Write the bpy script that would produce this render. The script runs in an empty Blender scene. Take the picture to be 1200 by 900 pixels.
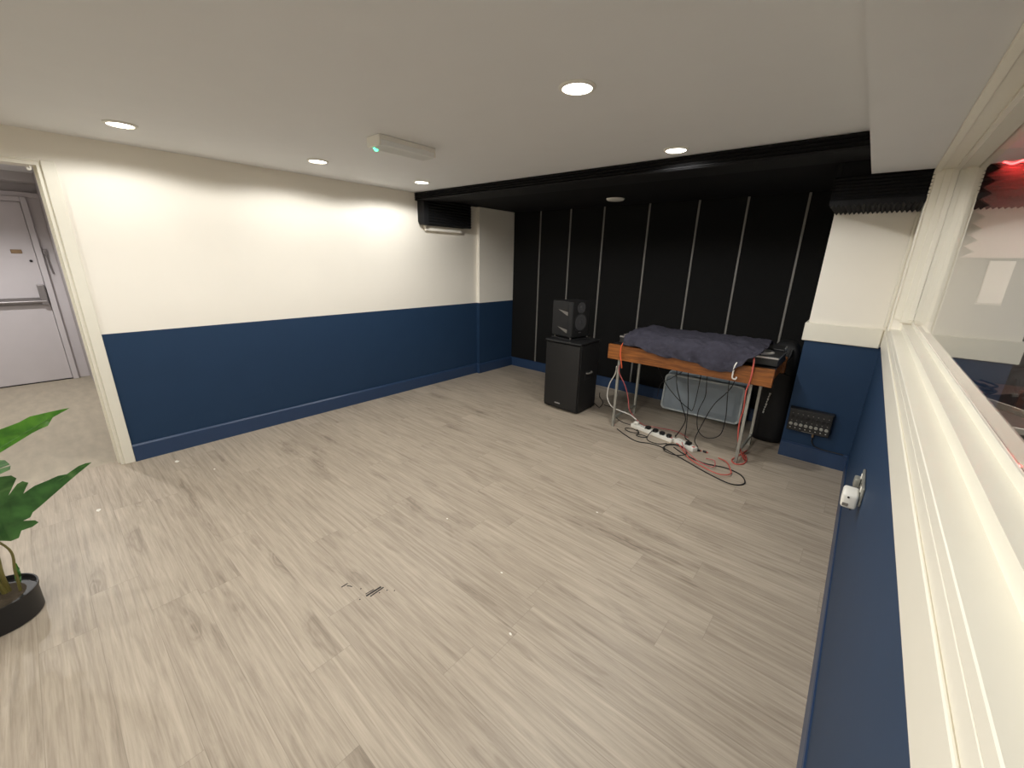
import bpy, bmesh, math, random
from mathutils import Vector, Matrix
PI = math.pi
R = math.radians
S = bpy.context.scene
C = S.collection
random.seed(7)

# ---------------------------------------------------------------- camera
cam_d = bpy.data.cameras.new('camera'); cam = bpy.data.objects.new('camera', cam_d); C.objects.link(cam)
cam.location = (4.3156, -4.9885, 1.6678)
cam.rotation_mode = 'XYZ'
cam.rotation_euler = (R(73.01988), R(-1.35402), R(40.66717))
cam_d.sensor_width = 36.0
cam_d.lens = 476.674 * 36.0 / 1200.0
cam_d.clip_start = 0.02
S.camera = cam
# ---------------------------------------------------------------- world, exposure, light levels
w = bpy.data.worlds.new('world'); S.world = w; w.use_nodes = True
w.node_tree.nodes['Background'].inputs[0].default_value = (0.05, 0.055, 0.06, 1)
w.node_tree.nodes['Background'].inputs[1].default_value = 0.2
S.view_settings.view_transform = 'Standard'
S.view_settings.look = 'None'
S.view_settings.gamma = 1.0
S.view_settings.use_curve_mapping = False
S.view_settings.exposure = 0.0
DOWN_W = 42.0            # each ceiling downlight
DOWN_C = (1.0, 0.985, 0.95)
CORR_W = 125.0
CORR_C = (1.0, 0.975, 0.95)
S.cycles.max_bounces = 16
S.cycles.diffuse_bounces = 12
S.cycles.use_denoising = True

# ---------------------------------------------------------------- materials
def new_mat(name):
    m = bpy.data.materials.new(name); m.use_nodes = True
    nt = m.node_tree
    return m, nt, nt.nodes['Principled BSDF']

def srgb(r, g, b):
    f = lambda c: (c/255/12.92) if c/255 <= 0.04045 else ((c/255+0.055)/1.055)**2.4
    return (f(r), f(g), f(b), 1)

def pm(name, col, rough=0.5, metal=0.0, var=0.08, scale=25.0, bump=0.0, bscale=200.0, spec=0.5, stretch=(1, 1, 1)):
    """procedural paint / plastic / metal: noise-varied colour and an optional fine bump"""
    m, nt, p = new_mat(name)
    tc = nt.nodes.new('ShaderNodeTexCoord'); mp = nt.nodes.new('ShaderNodeMapping')
    mp.inputs['Scale'].default_value = stretch
    nt.links.new(tc.outputs['Object'], mp.inputs['Vector'])
    n = nt.nodes.new('ShaderNodeTexNoise'); n.inputs['Scale'].default_value = scale; n.inputs['Detail'].default_value = 3
    nt.links.new(mp.outputs[0], n.inputs['Vector'])
    mx = nt.nodes.new('ShaderNodeMix'); mx.data_type = 'RGBA'
    c = col
    mx.inputs[6].default_value = tuple(max(0, x*(1-var)) for x in c[:3]) + (1,)
    mx.inputs[7].default_value = tuple(min(1, x*(1+var)) for x in c[:3]) + (1,)
    nt.links.new(n.outputs['Fac'], mx.inputs[0]); nt.links.new(mx.outputs[2], p.inputs['Base Color'])
    p.inputs['Roughness'].default_value = rough; p.inputs['Metallic'].default_value = metal
    p.inputs['Specular IOR Level'].default_value = spec
    if bump:
        n2 = nt.nodes.new('ShaderNodeTexNoise'); n2.inputs['Scale'].default_value = bscale; n2.inputs['Detail'].default_value = 2
        nt.links.new(mp.outputs[0], n2.inputs['Vector'])
        b = nt.nodes.new('ShaderNodeBump'); b.inputs['Strength'].default_value = bump; b.inputs['Distance'].default_value = 0.002
        nt.links.new(n2.outputs['Fac'], b.inputs['Height']); nt.links.new(b.outputs[0], p.inputs['Normal'])
    return m

def em(name, col, strength):
    m, nt, p = new_mat(name)
    p.inputs['Base Color'].default_value = (0.8, 0.8, 0.8, 1)
    p.inputs['Emission Color'].default_value = col; p.inputs['Emission Strength'].default_value = strength
    return m

def floor_material():
    m, nt, p = new_mat('vinyl_planks'); N = nt.nodes.new; L = nt.links.new
    def math_(op, a, b=None, c=None):
        n = N('ShaderNodeMath'); n.operation = op
        for i, v in enumerate((a, b, c)):
            if v is None: continue
            if isinstance(v, (int, float)): n.inputs[i].default_value = v
            else: L(v, n.inputs[i])
        return n.outputs[0]
    tc = N('ShaderNodeTexCoord'); sp = N('ShaderNodeSeparateXYZ'); L(tc.outputs['Object'], sp.inputs[0])
    x, y = sp.outputs[0], sp.outputs[1]
    PW, PL = 0.182, 1.22
    row = math_('FLOOR', math_('DIVIDE', y, PW))
    wn = N('ShaderNodeTexWhiteNoise'); wn.noise_dimensions = '1D'; L(row, wn.inputs['W'])
    xs = math_('ADD', math_('DIVIDE', x, PL), math_('MULTIPLY', wn.outputs['Value'], 7.3))
    pid = math_('FLOOR', xs)
    cv = N('ShaderNodeCombineXYZ'); L(pid, cv.inputs[0]); L(row, cv.inputs[1])
    wp = N('ShaderNodeTexWhiteNoise'); wp.noise_dimensions = '2D'; L(cv.outputs[0], wp.inputs['Vector'])
    rnd = wp.outputs['Value']
    # grain, stretched along the plank, shifted plank by plank
    gx = math_('ADD', x, math_('MULTIPLY', rnd, 37.0)); gy = math_('ADD', y, math_('MULTIPLY', rnd, 11.0))
    gv = N('ShaderNodeCombineXYZ'); L(math_('MULTIPLY', gx, 2.2), gv.inputs[0]); L(math_('MULTIPLY', gy, 44.0), gv.inputs[1])
    g1 = N('ShaderNodeTexNoise'); g1.inputs['Scale'].default_value = 1.0; g1.inputs['Detail'].default_value = 6; g1.inputs['Roughness'].default_value = 0.65
    g1.inputs['Distortion'].default_value = 0.6
    L(gv.outputs[0], g1.inputs['Vector'])
    gv2 = N('ShaderNodeCombineXYZ'); L(math_('MULTIPLY', gx, 1.6), gv2.inputs[0]); L(math_('MULTIPLY', gy, 7.0), gv2.inputs[1])
    g2 = N('ShaderNodeTexNoise'); g2.inputs['Scale'].default_value = 1.0; g2.inputs['Detail'].default_value = 3
    L(gv2.outputs[0], g2.inputs['Vector'])
    # sparse dark figure with rings, over a calm plank with fine fibres
    ring = math_('SINE', math_('MULTIPLY', g2.outputs['Fac'], 110.0))
    patch = math_('MINIMUM', math_('MAXIMUM', math_('MULTIPLY', math_('SUBTRACT', g2.outputs['Fac'], 0.56), 7.0), 0.0), 1.0)
    gv3 = N('ShaderNodeCombineXYZ'); L(math_('MULTIPLY', gx, 6.0), gv3.inputs[0]); L(math_('MULTIPLY', gy, 150.0), gv3.inputs[1])
    g3 = N('ShaderNodeTexNoise'); g3.inputs['Scale'].default_value = 1.0; g3.inputs['Detail'].default_value = 2
    L(gv3.outputs[0], g3.inputs['Vector'])
    val = math_('ADD', 0.675, math_('MULTIPLY', math_('SUBTRACT', g1.outputs['Fac'], 0.5), 0.74))
    val = math_('ADD', val, math_('MULTIPLY', math_('SUBTRACT', g3.outputs['Fac'], 0.5), 0.22))
    val = math_('ADD', val, math_('MULTIPLY', math_('SUBTRACT', rnd, 0.5), 0.08))
    val = math_('SUBTRACT', val, math_('MULTIPLY', patch, math_('ADD', 0.15, math_('MULTIPLY', ring, 0.06))))
    cr = N('ShaderNodeValToRGB'); L(val, cr.inputs[0])
    e = cr.color_ramp.elements
    e[0].position = 0.34; e[0].color = (0.190, 0.155, 0.118, 1)
    e[1].position = 0.92; e[1].color = (0.560, 0.482, 0.386, 1)
    k = e.new(0.54); k.color = (0.325, 0.271, 0.211, 1)
    k = e.new(0.70); k.color = (0.430, 0.366, 0.290, 1)
    # plank joints
    fy = math_('FRACT', math_('DIVIDE', y, PW)); fx = math_('FRACT', xs)
    dy = math_('MULTIPLY', math_('MINIMUM', fy, math_('SUBTRACT', 1.0, fy)), PW)
    dx = math_('MULTIPLY', math_('MINIMUM', fx, math_('SUBTRACT', 1.0, fx)), PL)
    d = math_('MINIMUM', dx, dy)
    gap = math_('MULTIPLY', math_('LESS_THAN', d, 0.0011), 0.30)
    mx = N('ShaderNodeMix'); mx.data_type = 'RGBA'; L(gap, mx.inputs[0]); L(cr.outputs[0], mx.inputs[6]); mx.inputs[7].default_value = (0.09, 0.072, 0.055, 1)
    L(mx.outputs[2], p.inputs['Base Color'])
    rr = N('ShaderNodeMapRange'); L(g1.outputs['Fac'], rr.inputs[0]); rr.inputs[3].default_value = 0.36; rr.inputs[4].default_value = 0.52
    L(rr.outputs[0], p.inputs['Roughness'])
    b = N('ShaderNodeBump'); b.inputs['Strength'].default_value = 0.25; b.inputs['Distance'].default_value = 0.002
    L(math_('SUBTRACT', math_('MULTIPLY', g1.outputs['Fac'], 0.4), gap), b.inputs['Height']); L(b.outputs[0], p.inputs['Normal'])
    p.inputs['Specular IOR Level'].default_value = 0.4
    return m

def wood_material(name, c0, c1):
    m, nt, p = new_mat(name); N = nt.nodes.new; L = nt.links.new
    tc = N('ShaderNodeTexCoord'); mp = N('ShaderNodeMapping'); mp.inputs['Scale'].default_value = (3, 30, 40)
    L(tc.outputs['Object'], mp.inputs[0])
    n = N('ShaderNodeTexNoise'); n.inputs['Scale'].default_value = 1.5; n.inputs['Detail'].default_value = 5; n.inputs['Distortion'].default_value = 1.2
    L(mp.outputs[0], n.inputs['Vector'])
    cr = N('ShaderNodeValToRGB'); cr.color_ramp.elements[0].position = 0.3; cr.color_ramp.elements[1].position = 0.7
    cr.color_ramp.elements[0].color = c0; cr.color_ramp.elements[1].color = c1
    L(n.outputs['Fac'], cr.inputs[0]); L(cr.outputs[0], p.inputs['Base Color']); p.inputs['Roughness'].default_value = 0.4
    return m

def leaf_material(name, c0, c1, vein):
    m, nt, p = new_mat(name); N = nt.nodes.new; L = nt.links.new
    tc = N('ShaderNodeTexCoord'); n = N('ShaderNodeTexNoise'); n.inputs['Scale'].default_value = 18; L(tc.outputs['Object'], n.inputs['Vector'])
    cr = N('ShaderNodeValToRGB'); cr.color_ramp.elements[0].color = c0; cr.color_ramp.elements[1].color = c1
    cr.color_ramp.elements[0].position = 0.35; cr.color_ramp.elements[1].position = 0.7
    L(n.outputs['Fac'], cr.inputs[0])
    wv = N('ShaderNodeTexWave'); wv.inputs['Scale'].default_value = 9; wv.inputs['Distortion'].default_value = 1.5; L(tc.outputs['Object'], wv.inputs['Vector'])
    pw = N('ShaderNodeMath'); pw.operation = 'POWER'; pw.inputs[1].default_value = 14; L(wv.outputs['Fac'], pw.inputs[0])
    sc = N('ShaderNodeMath'); sc.operation = 'MULTIPLY'; sc.inputs[1].default_value = 0.4; L(pw.outputs[0], sc.inputs[0])
    mx = N('ShaderNodeMix'); mx.data_type = 'RGBA'; L(sc.outputs[0], mx.inputs[0]); L(cr.outputs[0], mx.inputs[6]); mx.inputs[7].default_value = vein
    L(mx.outputs[2], p.inputs['Base Color']); p.inputs['Roughness'].default_value = 0.38
    return m

def glass_material():
    m, nt, p = new_mat('window_glass')
    p.inputs['Base Color'].default_value = (0.93, 0.97, 0.95, 1); p.inputs['Roughness'].default_value = 0.0
    p.inputs['Transmission Weight'].default_value = 1.0; p.inputs['IOR'].default_value = 1.5
    return m

def tote_material():
    m, nt, p = new_mat('frosted_plastic'); N = nt.nodes.new; L = nt.links.new
    tc = N('ShaderNodeTexCoord'); n = N('ShaderNodeTexNoise'); n.inputs['Scale'].default_value = 6; L(tc.outputs['Object'], n.inputs['Vector'])
    cr = N('ShaderNodeValToRGB'); cr.color_ramp.elements[0].color = (0.42, 0.49, 0.55, 1); cr.color_ramp.elements[1].color = (0.58, 0.65, 0.71, 1)
    L(n.outputs['Fac'], cr.inputs[0]); L(cr.outputs[0], p.inputs['Base Color'])
    p.inputs['Roughness'].default_value = 0.35; p.inputs['Transmission Weight'].default_value = 0.45; p.inputs['IOR'].default_value = 1.3
    return m

M = {}
M['white'] = pm('white_wall_paint', srgb(240, 235, 224), 0.6, var=0.02, scale=4, bump=0.08, bscale=90)
M['ceil'] = pm('ceiling_paint', srgb(226, 227, 228), 0.7, var=0.02, scale=5, bump=0.12, bscale=60)
M['gloss'] = pm('white_gloss_trim', srgb(232, 228, 214), 0.35, var=0.03, scale=9)
M['blue'] = pm('navy_wall_paint', srgb(35, 58, 86), 0.55, var=0.06, scale=5, bump=0.06, bscale=120, spec=0.22)
M['blueg'] = pm('navy_gloss_trim', srgb(39, 62, 95), 0.38, var=0.06, scale=9)
M['floor'] = floor_material()
M['cfloor'] = pm('grey_corridor_vinyl', srgb(176, 166, 147), 0.5, var=0.24, scale=5, stretch=(1, 3, 1))
M['panel'] = pm('black_acoustic_fabric', srgb(24, 24, 24), 0.95, var=0.25, scale=60, bump=0.4, bscale=900, spec=0.15)
M['strip'] = pm('grey_joint_strip', srgb(118, 116, 112), 0.45, metal=0.0, var=0.1, scale=12, spec=0.4)
M['foam'] = pm('black_acoustic_foam', srgb(20, 20, 22), 0.8, var=0.25, scale=50, bump=0.5, bscale=500, spec=0.3)
M['alcove'] = pm('black_ceiling_paint', srgb(22, 22, 24), 0.85, var=0.2, scale=8, spec=0.2)
M['black'] = pm('black_plastic', srgb(30, 30, 31), 0.45, var=0.12, scale=20)
M['blackm'] = pm('black_textured_paint', srgb(21, 21, 22), 0.6, var=0.2, scale=50, bump=0.4, bscale=500)
M['grille'] = pm('black_steel_grille', srgb(20, 19, 19), 0.55, var=0.35, scale=260, bump=0.6, bscale=700)
M['cone'] = pm('speaker_cone', srgb(62, 62, 64), 0.5, var=0.1, scale=30)
M['slot'] = pm('grey_port_flare', srgb(120, 116, 110), 0.5, var=0.1, scale=20)
M['silver'] = pm('brushed_silver', srgb(190, 190, 192), 0.3, metal=0.9, var=0.1, scale=40)
M['steel'] = pm('galvanised_steel', srgb(165, 165, 158), 0.4, metal=0.6, var=0.2, scale=30)
M['wood'] = wood_material('orange_stained_wood', (0.15, 0.045, 0.008, 1), (0.33, 0.112, 0.020, 1))
M['towel'] = pm('dark_blue_terry', srgb(60, 59, 69), 0.95, var=0.30, scale=26, bump=0.9, bscale=420, spec=0.1)
def crease(m):
    nt = m.node_tree; p = nt.nodes['Principled BSDF']; old = p.inputs['Normal'].links[0].from_node
    tc = nt.nodes.new('ShaderNodeTexCoord'); mp = nt.nodes.new('ShaderNodeMapping'); mp.inputs['Scale'].default_value = (1.0, 1.6, 0.8)
    nt.links.new(tc.outputs['Object'], mp.inputs[0])
    n = nt.nodes.new('ShaderNodeTexNoise'); n.inputs['Scale'].default_value = 9; n.inputs['Detail'].default_value = 2; n.inputs['Distortion'].default_value = 1.4
    n.noise_type = 'RIDGED_MULTIFRACTAL'
    nt.links.new(mp.outputs[0], n.inputs['Vector'])
    b = nt.nodes.new('ShaderNodeBump'); b.inputs['Strength'].default_value = 0.55; b.inputs['Distance'].default_value = 0.02
    nt.links.new(n.outputs['Fac'], b.inputs['Height']); nt.links.new(b.outputs[0], old.inputs['Normal'])
crease(M['towel'])
M['tote'] = tote_material()
M['rim'] = pm('pale_frosted_rim', srgb(190, 198, 200), 0.3, var=0.05, scale=10)
M['bag'] = pm('black_nylon', srgb(15, 15, 17), 0.6, var=0.3, scale=14, bump=0.3, bscale=300, spec=0.4)
M['white_plastic'] = pm('white_plastic', srgb(232, 230, 222), 0.4, var=0.03, scale=20)
M['cblack'] = pm('black_cable', srgb(22, 22, 24), 0.5, var=0.15, scale=30)
M['cred'] = pm('red_cable', srgb(196, 92, 82), 0.5, var=0.1, scale=30)
M['corange'] = pm('orange_cable', srgb(216, 96, 58), 0.5, var=0.1, scale=30)
M['cpink'] = pm('pink_cable', srgb(186, 96, 98), 0.5, var=0.1, scale=30)
M['cwhite'] = pm('white_cable', srgb(215, 212, 205), 0.5, var=0.05, scale=30)
M['pot'] = pm('black_pot_plastic', srgb(24, 24, 26), 0.4, var=0.15, scale=20)
M['soil'] = pm('dark_soil', srgb(58, 48, 34), 0.95, var=0.5, scale=60, bump=0.9, bscale=80)
M['stem'] = pm('olive_stem', srgb(104, 96, 48), 0.5, var=0.3, scale=30, stretch=(1, 1, 0.2))
M['leafA'] = leaf_material('bright_green_leaf', srgb(56, 108, 24), srgb(92, 146, 40), srgb(36, 72, 20))
M['leafB'] = leaf_material('dark_green_leaf', srgb(40, 84, 36), srgb(66, 116, 54), srgb(110, 152, 88))
M['doorpaint'] = pm('grey_white_door_paint', srgb(205, 200, 202), 0.5, var=0.04, scale=6)
M['cwall'] = pm('corridor_wall_paint', srgb(190, 186, 186), 0.6, var=0.03, scale=5)
M['pushbar'] = pm('dull_aluminium', srgb(150, 145, 145), 0.4, metal=0.7, var=0.1, scale=30)
M['dark'] = pm('dark_metal', srgb(20, 18, 18), 0.5, var=0.2, scale=30)
M['brass'] = pm('aged_brass', srgb(150, 125, 95), 0.4, metal=0.6, var=0.2, scale=30)
M['lens'] = em('downlight_lens', (1.0, 0.93, 0.78, 1), 14.0)
M['green'] = em('green_led', (0.05, 1.0, 0.45, 1), 2.6)
M['redled'] = em('red_led_strip', (1.0, 0.05, 0.05, 1), 48.0)
M['diff'] = pm('ribbed_clear_diffuser', srgb(236, 238, 236), 0.12, var=0.05, scale=8, spec=0.8)
M['glass'] = glass_material()
M['pinkfoam'] = pm('pale_foam_tile', srgb(226, 206, 198), 0.9, var=0.08, scale=30, bump=0.3, bscale=200)
M['croom'] = pm('control_room_paint', srgb(104, 101, 98), 0.7, var=0.04, scale=5)
M['desk'] = pm('grey_desk_laminate', srgb(128, 116, 108), 0.5, var=0.06, scale=8)
M['fleck'] = pm('white_paint_fleck', srgb(235, 232, 222), 0.6, var=0.03, scale=50)
M['scuff'] = pm('black_rubber_scuff', srgb(40, 38, 38), 0.8, var=0.2, scale=80)

# ---------------------------------------------------------------- mesh helpers
def box(bm, x0, x1, y0, y1, z0, z1, bevel=0.0, seg=1, mi=0):
    vs = [bm.verts.new((x, y, z)) for z in (z0, z1) for y in (y0, y1) for x in (x0, x1)]
    fs = [(0, 2, 3, 1), (4, 5, 7, 6), (0, 1, 5, 4), (1, 3, 7, 5), (3, 2, 6, 7), (2, 0, 4, 6)]
    fl = [bm.faces.new([vs[i] for i in f]) for f in fs]
    for f in fl: f.material_index = mi
    if bevel:
        es = set(e for f in fl for e in f.edges)
        bmesh.ops.bevel(bm, geom=list(es), offset=bevel, segments=seg, affect='EDGES', profile=0.5)
    return vs

def obox(bm, mat4, sx, sy, sz, bevel=0.0, seg=1):
    """box sx*sy*sz centred on a matrix"""
    t = bmesh.new(); box(t, -sx/2, sx/2, -sy/2, sy/2, -sz/2, sz/2, bevel, seg)
    t.transform(mat4); merge(bm, t)

def merge(bm, t):
    me = bpy.data.meshes.new('tmp'); t.to_mesh(me); t.free(); bm.from_mesh(me); bpy.data.meshes.remove(me)

def prism(bm, pts, axis, a0, a1, mi=0):
    """closed outline extruded along an axis; pts are the two other coordinates in xyz order"""
    def P(p, a):
        return {'x': (a, p[0], p[1]), 'y': (p[0], a, p[1]), 'z': (p[0], p[1], a)}[axis]
    v0 = [bm.verts.new(P(p, a0)) for p in pts]; v1 = [bm.verts.new(P(p, a1)) for p in pts]
    n = len(pts); fl = []
    for i in range(n):
        j = (i+1) % n
        fl.append(bm.faces.new((v0[i], v0[j], v1[j], v1[i])))
    fl.append(bm.faces.new(v0[::-1])); fl.append(bm.faces.new(v1))
    for f in fl: f.material_index = mi
    bmesh.ops.recalc_face_normals(bm, faces=bm.faces[:])

def basis(d):
    d = Vector(d).normalized(); a = Vector((0, 0, 1)) if abs(d.z) < 0.9 else Vector((1, 0, 0))
    u = d.cross(a).normalized(); return u, d.cross(u).normalized()

def cyl(bm, p0, p1, r0, r1=None, seg=16):
    r1 = r0 if r1 is None else r1; p0 = Vector(p0); p1 = Vector(p1); u, v = basis(p1-p0)
    a = [bm.verts.new(p0+(u*math.cos(2*PI*i/seg)+v*math.sin(2*PI*i/seg))*r0) for i in range(seg)]
    b = [bm.verts.new(p1+(u*math.cos(2*PI*i/seg)+v*math.sin(2*PI*i/seg))*r1) for i in range(seg)]
    for i in range(seg):
        bm.faces.new((a[i], a[(i+1) % seg], b[(i+1) % seg], b[i]))
    bm.faces.new(a[::-1]); bm.faces.new(b)
    bmesh.ops.recalc_face_normals(bm, faces=bm.faces[:])

def lathe(bm, prof, center=(0, 0, 0), axis='z', seg=32):
    rings = []
    for r, h in prof:
        ring = []
        for i in range(seg):
            a = 2*PI*i/seg; c, s = r*math.cos(a), r*math.sin(a)
            q = {'z': (c, s, h), 'x': (h, c, s), 'y': (c, h, s)}[axis]
            ring.append(bm.verts.new(Vector(q)+Vector(center)))
        rings.append(ring)
    for a, b in zip(rings[:-1], rings[1:]):
        for i in range(seg):
            bm.faces.new((a[i], a[(i+1) % seg], b[(i+1) % seg], b[i]))
    bm.faces.new(rings[0][::-1]); bm.faces.new(rings[-1])
    bmesh.ops.recalc_face_normals(bm, faces=bm.faces[:])

def spline(pts, n=8):
    P = [Vector(p) for p in pts]; P = [P[0]*2-P[1]] + P + [P[-1]*2-P[-2]]
    out = []
    for i in range(1, len(P)-2):
        for k in range(n):
            t = k/n; a, b, c, d = P[i-1:i+3]
            out.append(0.5*((2*b)+(c-a)*t+(2*a-5*b+4*c-d)*t*t+(3*b-a-3*c+d)*t**3))
    out.append(P[-2]); return out

def tube(bm, pts, r, seg=8, smooth=8, taper=None):
    P = spline(pts, smooth) if smooth else [Vector(p) for p in pts]
    rings = []; n = len(P); u = None
    for i, q in enumerate(P):
        d = (P[min(i+1, n-1)]-P[max(i-1, 0)]).normalized()
        if u is None: u, _ = basis(d)
        u = (u-d*u.dot(d)).normalized(); v = d.cross(u)
        rr = r if taper is None else r*(1+(taper-1)*i/(n-1))
        rings.append([bm.verts.new(q+(u*math.cos(2*PI*k/seg)+v*math.sin(2*PI*k/seg))*rr) for k in range(seg)])
    for a, b in zip(rings[:-1], rings[1:]):
        for k in range(seg): bm.faces.new((a[k], a[(k+1) % seg], b[(k+1) % seg], b[k]))
    bm.faces.new(rings[0][::-1]); bm.faces.new(rings[-1])
    bmesh.ops.recalc_face_normals(bm, faces=bm.faces[:])

def shell(b, t):
    """give an open sheet a small even thickness"""
    b.normal_update(); nrm = {v.index: v.normal.copy() for v in b.verts}; b.verts.index_update()
    nrm = [v.normal.copy() for v in b.verts]; old = list(b.verts)
    ex = bmesh.ops.extrude_face_region(b, geom=b.faces[:], use_keep_orig=True)
    kd = {tuple(round(c, 6) for c in v.co): n for v, n in zip(old, nrm)}
    for v in [g for g in ex['geom'] if isinstance(g, bmesh.types.BMVert)]:
        v.co -= kd.get(tuple(round(c, 6) for c in v.co), Vector((0, 0, 1)))*t
    bmesh.ops.recalc_face_normals(b, faces=b.faces[:])

def obj(name, bm, mats, parent=None, smooth=False, angle=40):
    me = bpy.data.meshes.new(name); bm.to_mesh(me); bm.free()
    for m in (mats if isinstance(mats, (list, tuple)) else [mats]): me.materials.append(m)
    o = bpy.data.objects.new(name, me); C.objects.link(o)
    if smooth:
        me.polygons.foreach_set('use_smooth', [True]*len(me.polygons))
        me.set_sharp_from_angle(angle=R(angle))
    if parent: o.parent = parent
    return o

def tag(o, label, cat, group=None):
    o['label'] = label; o['category'] = cat
    if group: o['group'] = group
    return o

def thing(name, label, cat, loc=(0, 0, 0), rotz=0.0, group=None):
    o = bpy.data.objects.new(name, None); C.objects.link(o); o.empty_display_size = 0.1
    o.location = loc; o.rotation_euler = (0, 0, rotz); return tag(o, label, cat, group)

def recenter(o):
    me = o.data; xs = [v.co for v in me.vertices]
    c = Vector(((min(v.x for v in xs)+max(v.x for v in xs))/2, (min(v.y for v in xs)+max(v.y for v in xs))/2, min(v.z for v in xs)))
    me.transform(Matrix.Translation(-c)); o.location = c; return o

def B(): return bmesh.new()
def struct(name, bm, mats, parent=None, **k):
    o = obj(name, bm, mats, parent, **k); o['kind'] = 'structure'; return o

# ================================================================ SETTING
H = 2.4; W = 4.477; YB = -1.73; YP = -0.734; PX = 3.985; YN = -8.0
DADO = 1.056; SK = 0.145
WS, WH = 1.285, 2.25          # window sill and head heights
WY0, WY1 = -6.6, -1.28        # window opening along the right wall
GX = 4.576                    # glass plane
# floor
b = B(); box(b, -0.10, W+0.01, YN, 0.06, -0.06, 0); struct('floor', b, M['floor'])
b = B(); box(b, -3.75, -0.10, -6.6, -4.4, -0.06, -0.001); struct('floor_corridor', b, M['cfloor'])
b = B(); box(b, W+0.01, 7.8, YN, -0.2, -0.06, -0.001); struct('floor_control_room', b, M['cfloor'])
# ceilings
b = B(); box(b, -0.15, W+0.19, YN, YB, H, H+0.1); struct('ceiling', b, M['ceil'])
b = B(); box(b, -0.15, W+0.19, YB, 0.06, 2.345, H+0.1); struct('ceiling_alcove', b, M['alcove'])
b = B(); box(b, 4.172, W, YN, -1.30, WH, H); struct('ceiling_bulkhead', b, M['ceil'])
b = B(); box(b, -3.75, -0.15, -6.6, -4.4, 2.5, 2.6); struct('ceiling_corridor', b, M['ceil'])
b = B(); box(b, W+0.19, 7.8, YN, -0.2, 2.45, 2.55); struct('ceiling_control_room', b, M['croom'])
# left wall with the doorway beside the camera's left
DY0, DY1, DZ = -5.75, -4.757, 2.21
b = B()
for (y0, y1) in ((DY1, 0.06), (YN, DY0)):
    box(b, -0.15, 0, y0, y1, 0, DADO, mi=1); box(b, -0.15, 0, y0, y1, DADO, H, mi=0)
box(b, -0.15, 0, DY0, DY1, DZ, H)
struct('wall_left', b, [M['white'], M['blue']])
# shallow pier in the far left corner
b = B(); box(b, 0, 0.055, -0.735, 0.03, 0, DADO, mi=1); box(b, 0, 0.055, -0.735, 0.03, DADO, 2.345, mi=0)
struct('wall_left_pier', b, [M['white'], M['blue']])
# back wall
b = B(); box(b, -0.15, W+0.19, 0.035, 0.14, 0, H); struct('wall_back', b, M['blue'])
# right pier
b = B(); box(b, PX, W, YP, 0.03, 0, 1.08, mi=1); box(b, PX, W, YP, 0.03, 1.08, 2.345, mi=0)
struct('wall_right_pier', b, [M['white'], M['blue']])
# right wall with the long internal window
b = B()
box(b, W, W+0.18, YN, 0.03, 0, 1.10, mi=1)
box(b, W, W+0.18, YN, 0.03, 1.10, 1.2150, mi=0)
box(b, W, W+0.18, YN, WY0, 1.2150, WH); box(b, W, W+0.18, WY1, 0.03, 1.2150, WH)
box(b, W, W+0.18, YN, 0.03, WH, H)
struct('wall_right', b, [M['white'], M['blue']])
b = B(); box(b, -0.15, W+0.19, YN-0.12, YN, 0, H)
struct('wall_front', b, M['white'])
# skirting boards (chamfered top)
def skirt(name, axis, a0, a1, face, sign, tk=0.018):
    b = B(); t = tk
    prism(b, [(face, 0), (face+sign*t, 0), (face+sign*t, SK-0.012), (face+sign*0.006, SK), (face, SK)], axis, a0, a1)
    return struct(name, b, M['blueg'])
skirt('baseboard_left', 'y', DY1+0.068, -0.735, 0, 1)
skirt('baseboard_left_pier', 'y', -0.753, 0.012, 0.055, 1)
b = B(); prism(b, [(-0.735, 0), (-0.753, 0), (-0.753, SK-0.012), (-0.741, SK), (-0.735, SK)], 'x', 0.0, 0.055); struct('baseboard_left_return', b, M['blueg'])
b = B(); prism(b, [(0.03, 0), (0.0, 0), (0.0, SK-0.012), (0.012, SK), (0.03, SK)], 'x', 0.055, PX); struct('baseboard_back', b, M['blueg'])
b = B(); prism(b, [(YP, 0), (YP-0.018, 0), (YP-0.018, SK-0.012), (YP-0.006, SK), (YP, SK)], 'x', PX, W-0.009); struct('baseboard_right_pier', b, M['blueg'])
skirt('baseboard_right', 'y', YN, YP, W, -1, 0.009)
# ledge board round the right pier, apron board under the window
b = B(); box(b, PX-0.022, W-0.012, YP-0.022, YP, 1.072, 1.222, 0.004)
box(b, PX-0.022, PX, YP, 0.0, 1.072, 1.222, 0.004); struct('trim_1', b, M['gloss'])
b = B(); box(b, W-0.006, W, WY0-0.1, YP-0.02, 1.098, 1.215, 0.002); struct('trim_2', b, M['gloss'])
b = B(); box(b, W-0.0005, W+0.03, WY0-0.1, YP-0.02, 1.2152, 1.255, 0.001); struct('trim_3', b, M['gloss'])
b = B(); box(b, W-0.013, W+0.02, WY0, WY1+0.09, WH-0.018, WH-0.001, 0.005, 2); struct('trim_4', b, M['gloss'])
b = B(); box(b, W-0.013, W, WY1, WY1+0.085, 1.268, WH, 0.005, 2); box(b, W-0.02, W, YP-0.065, YP, 1.24, 2.06, 0.004); struct('trim_5', b, M['gloss'])
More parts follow.
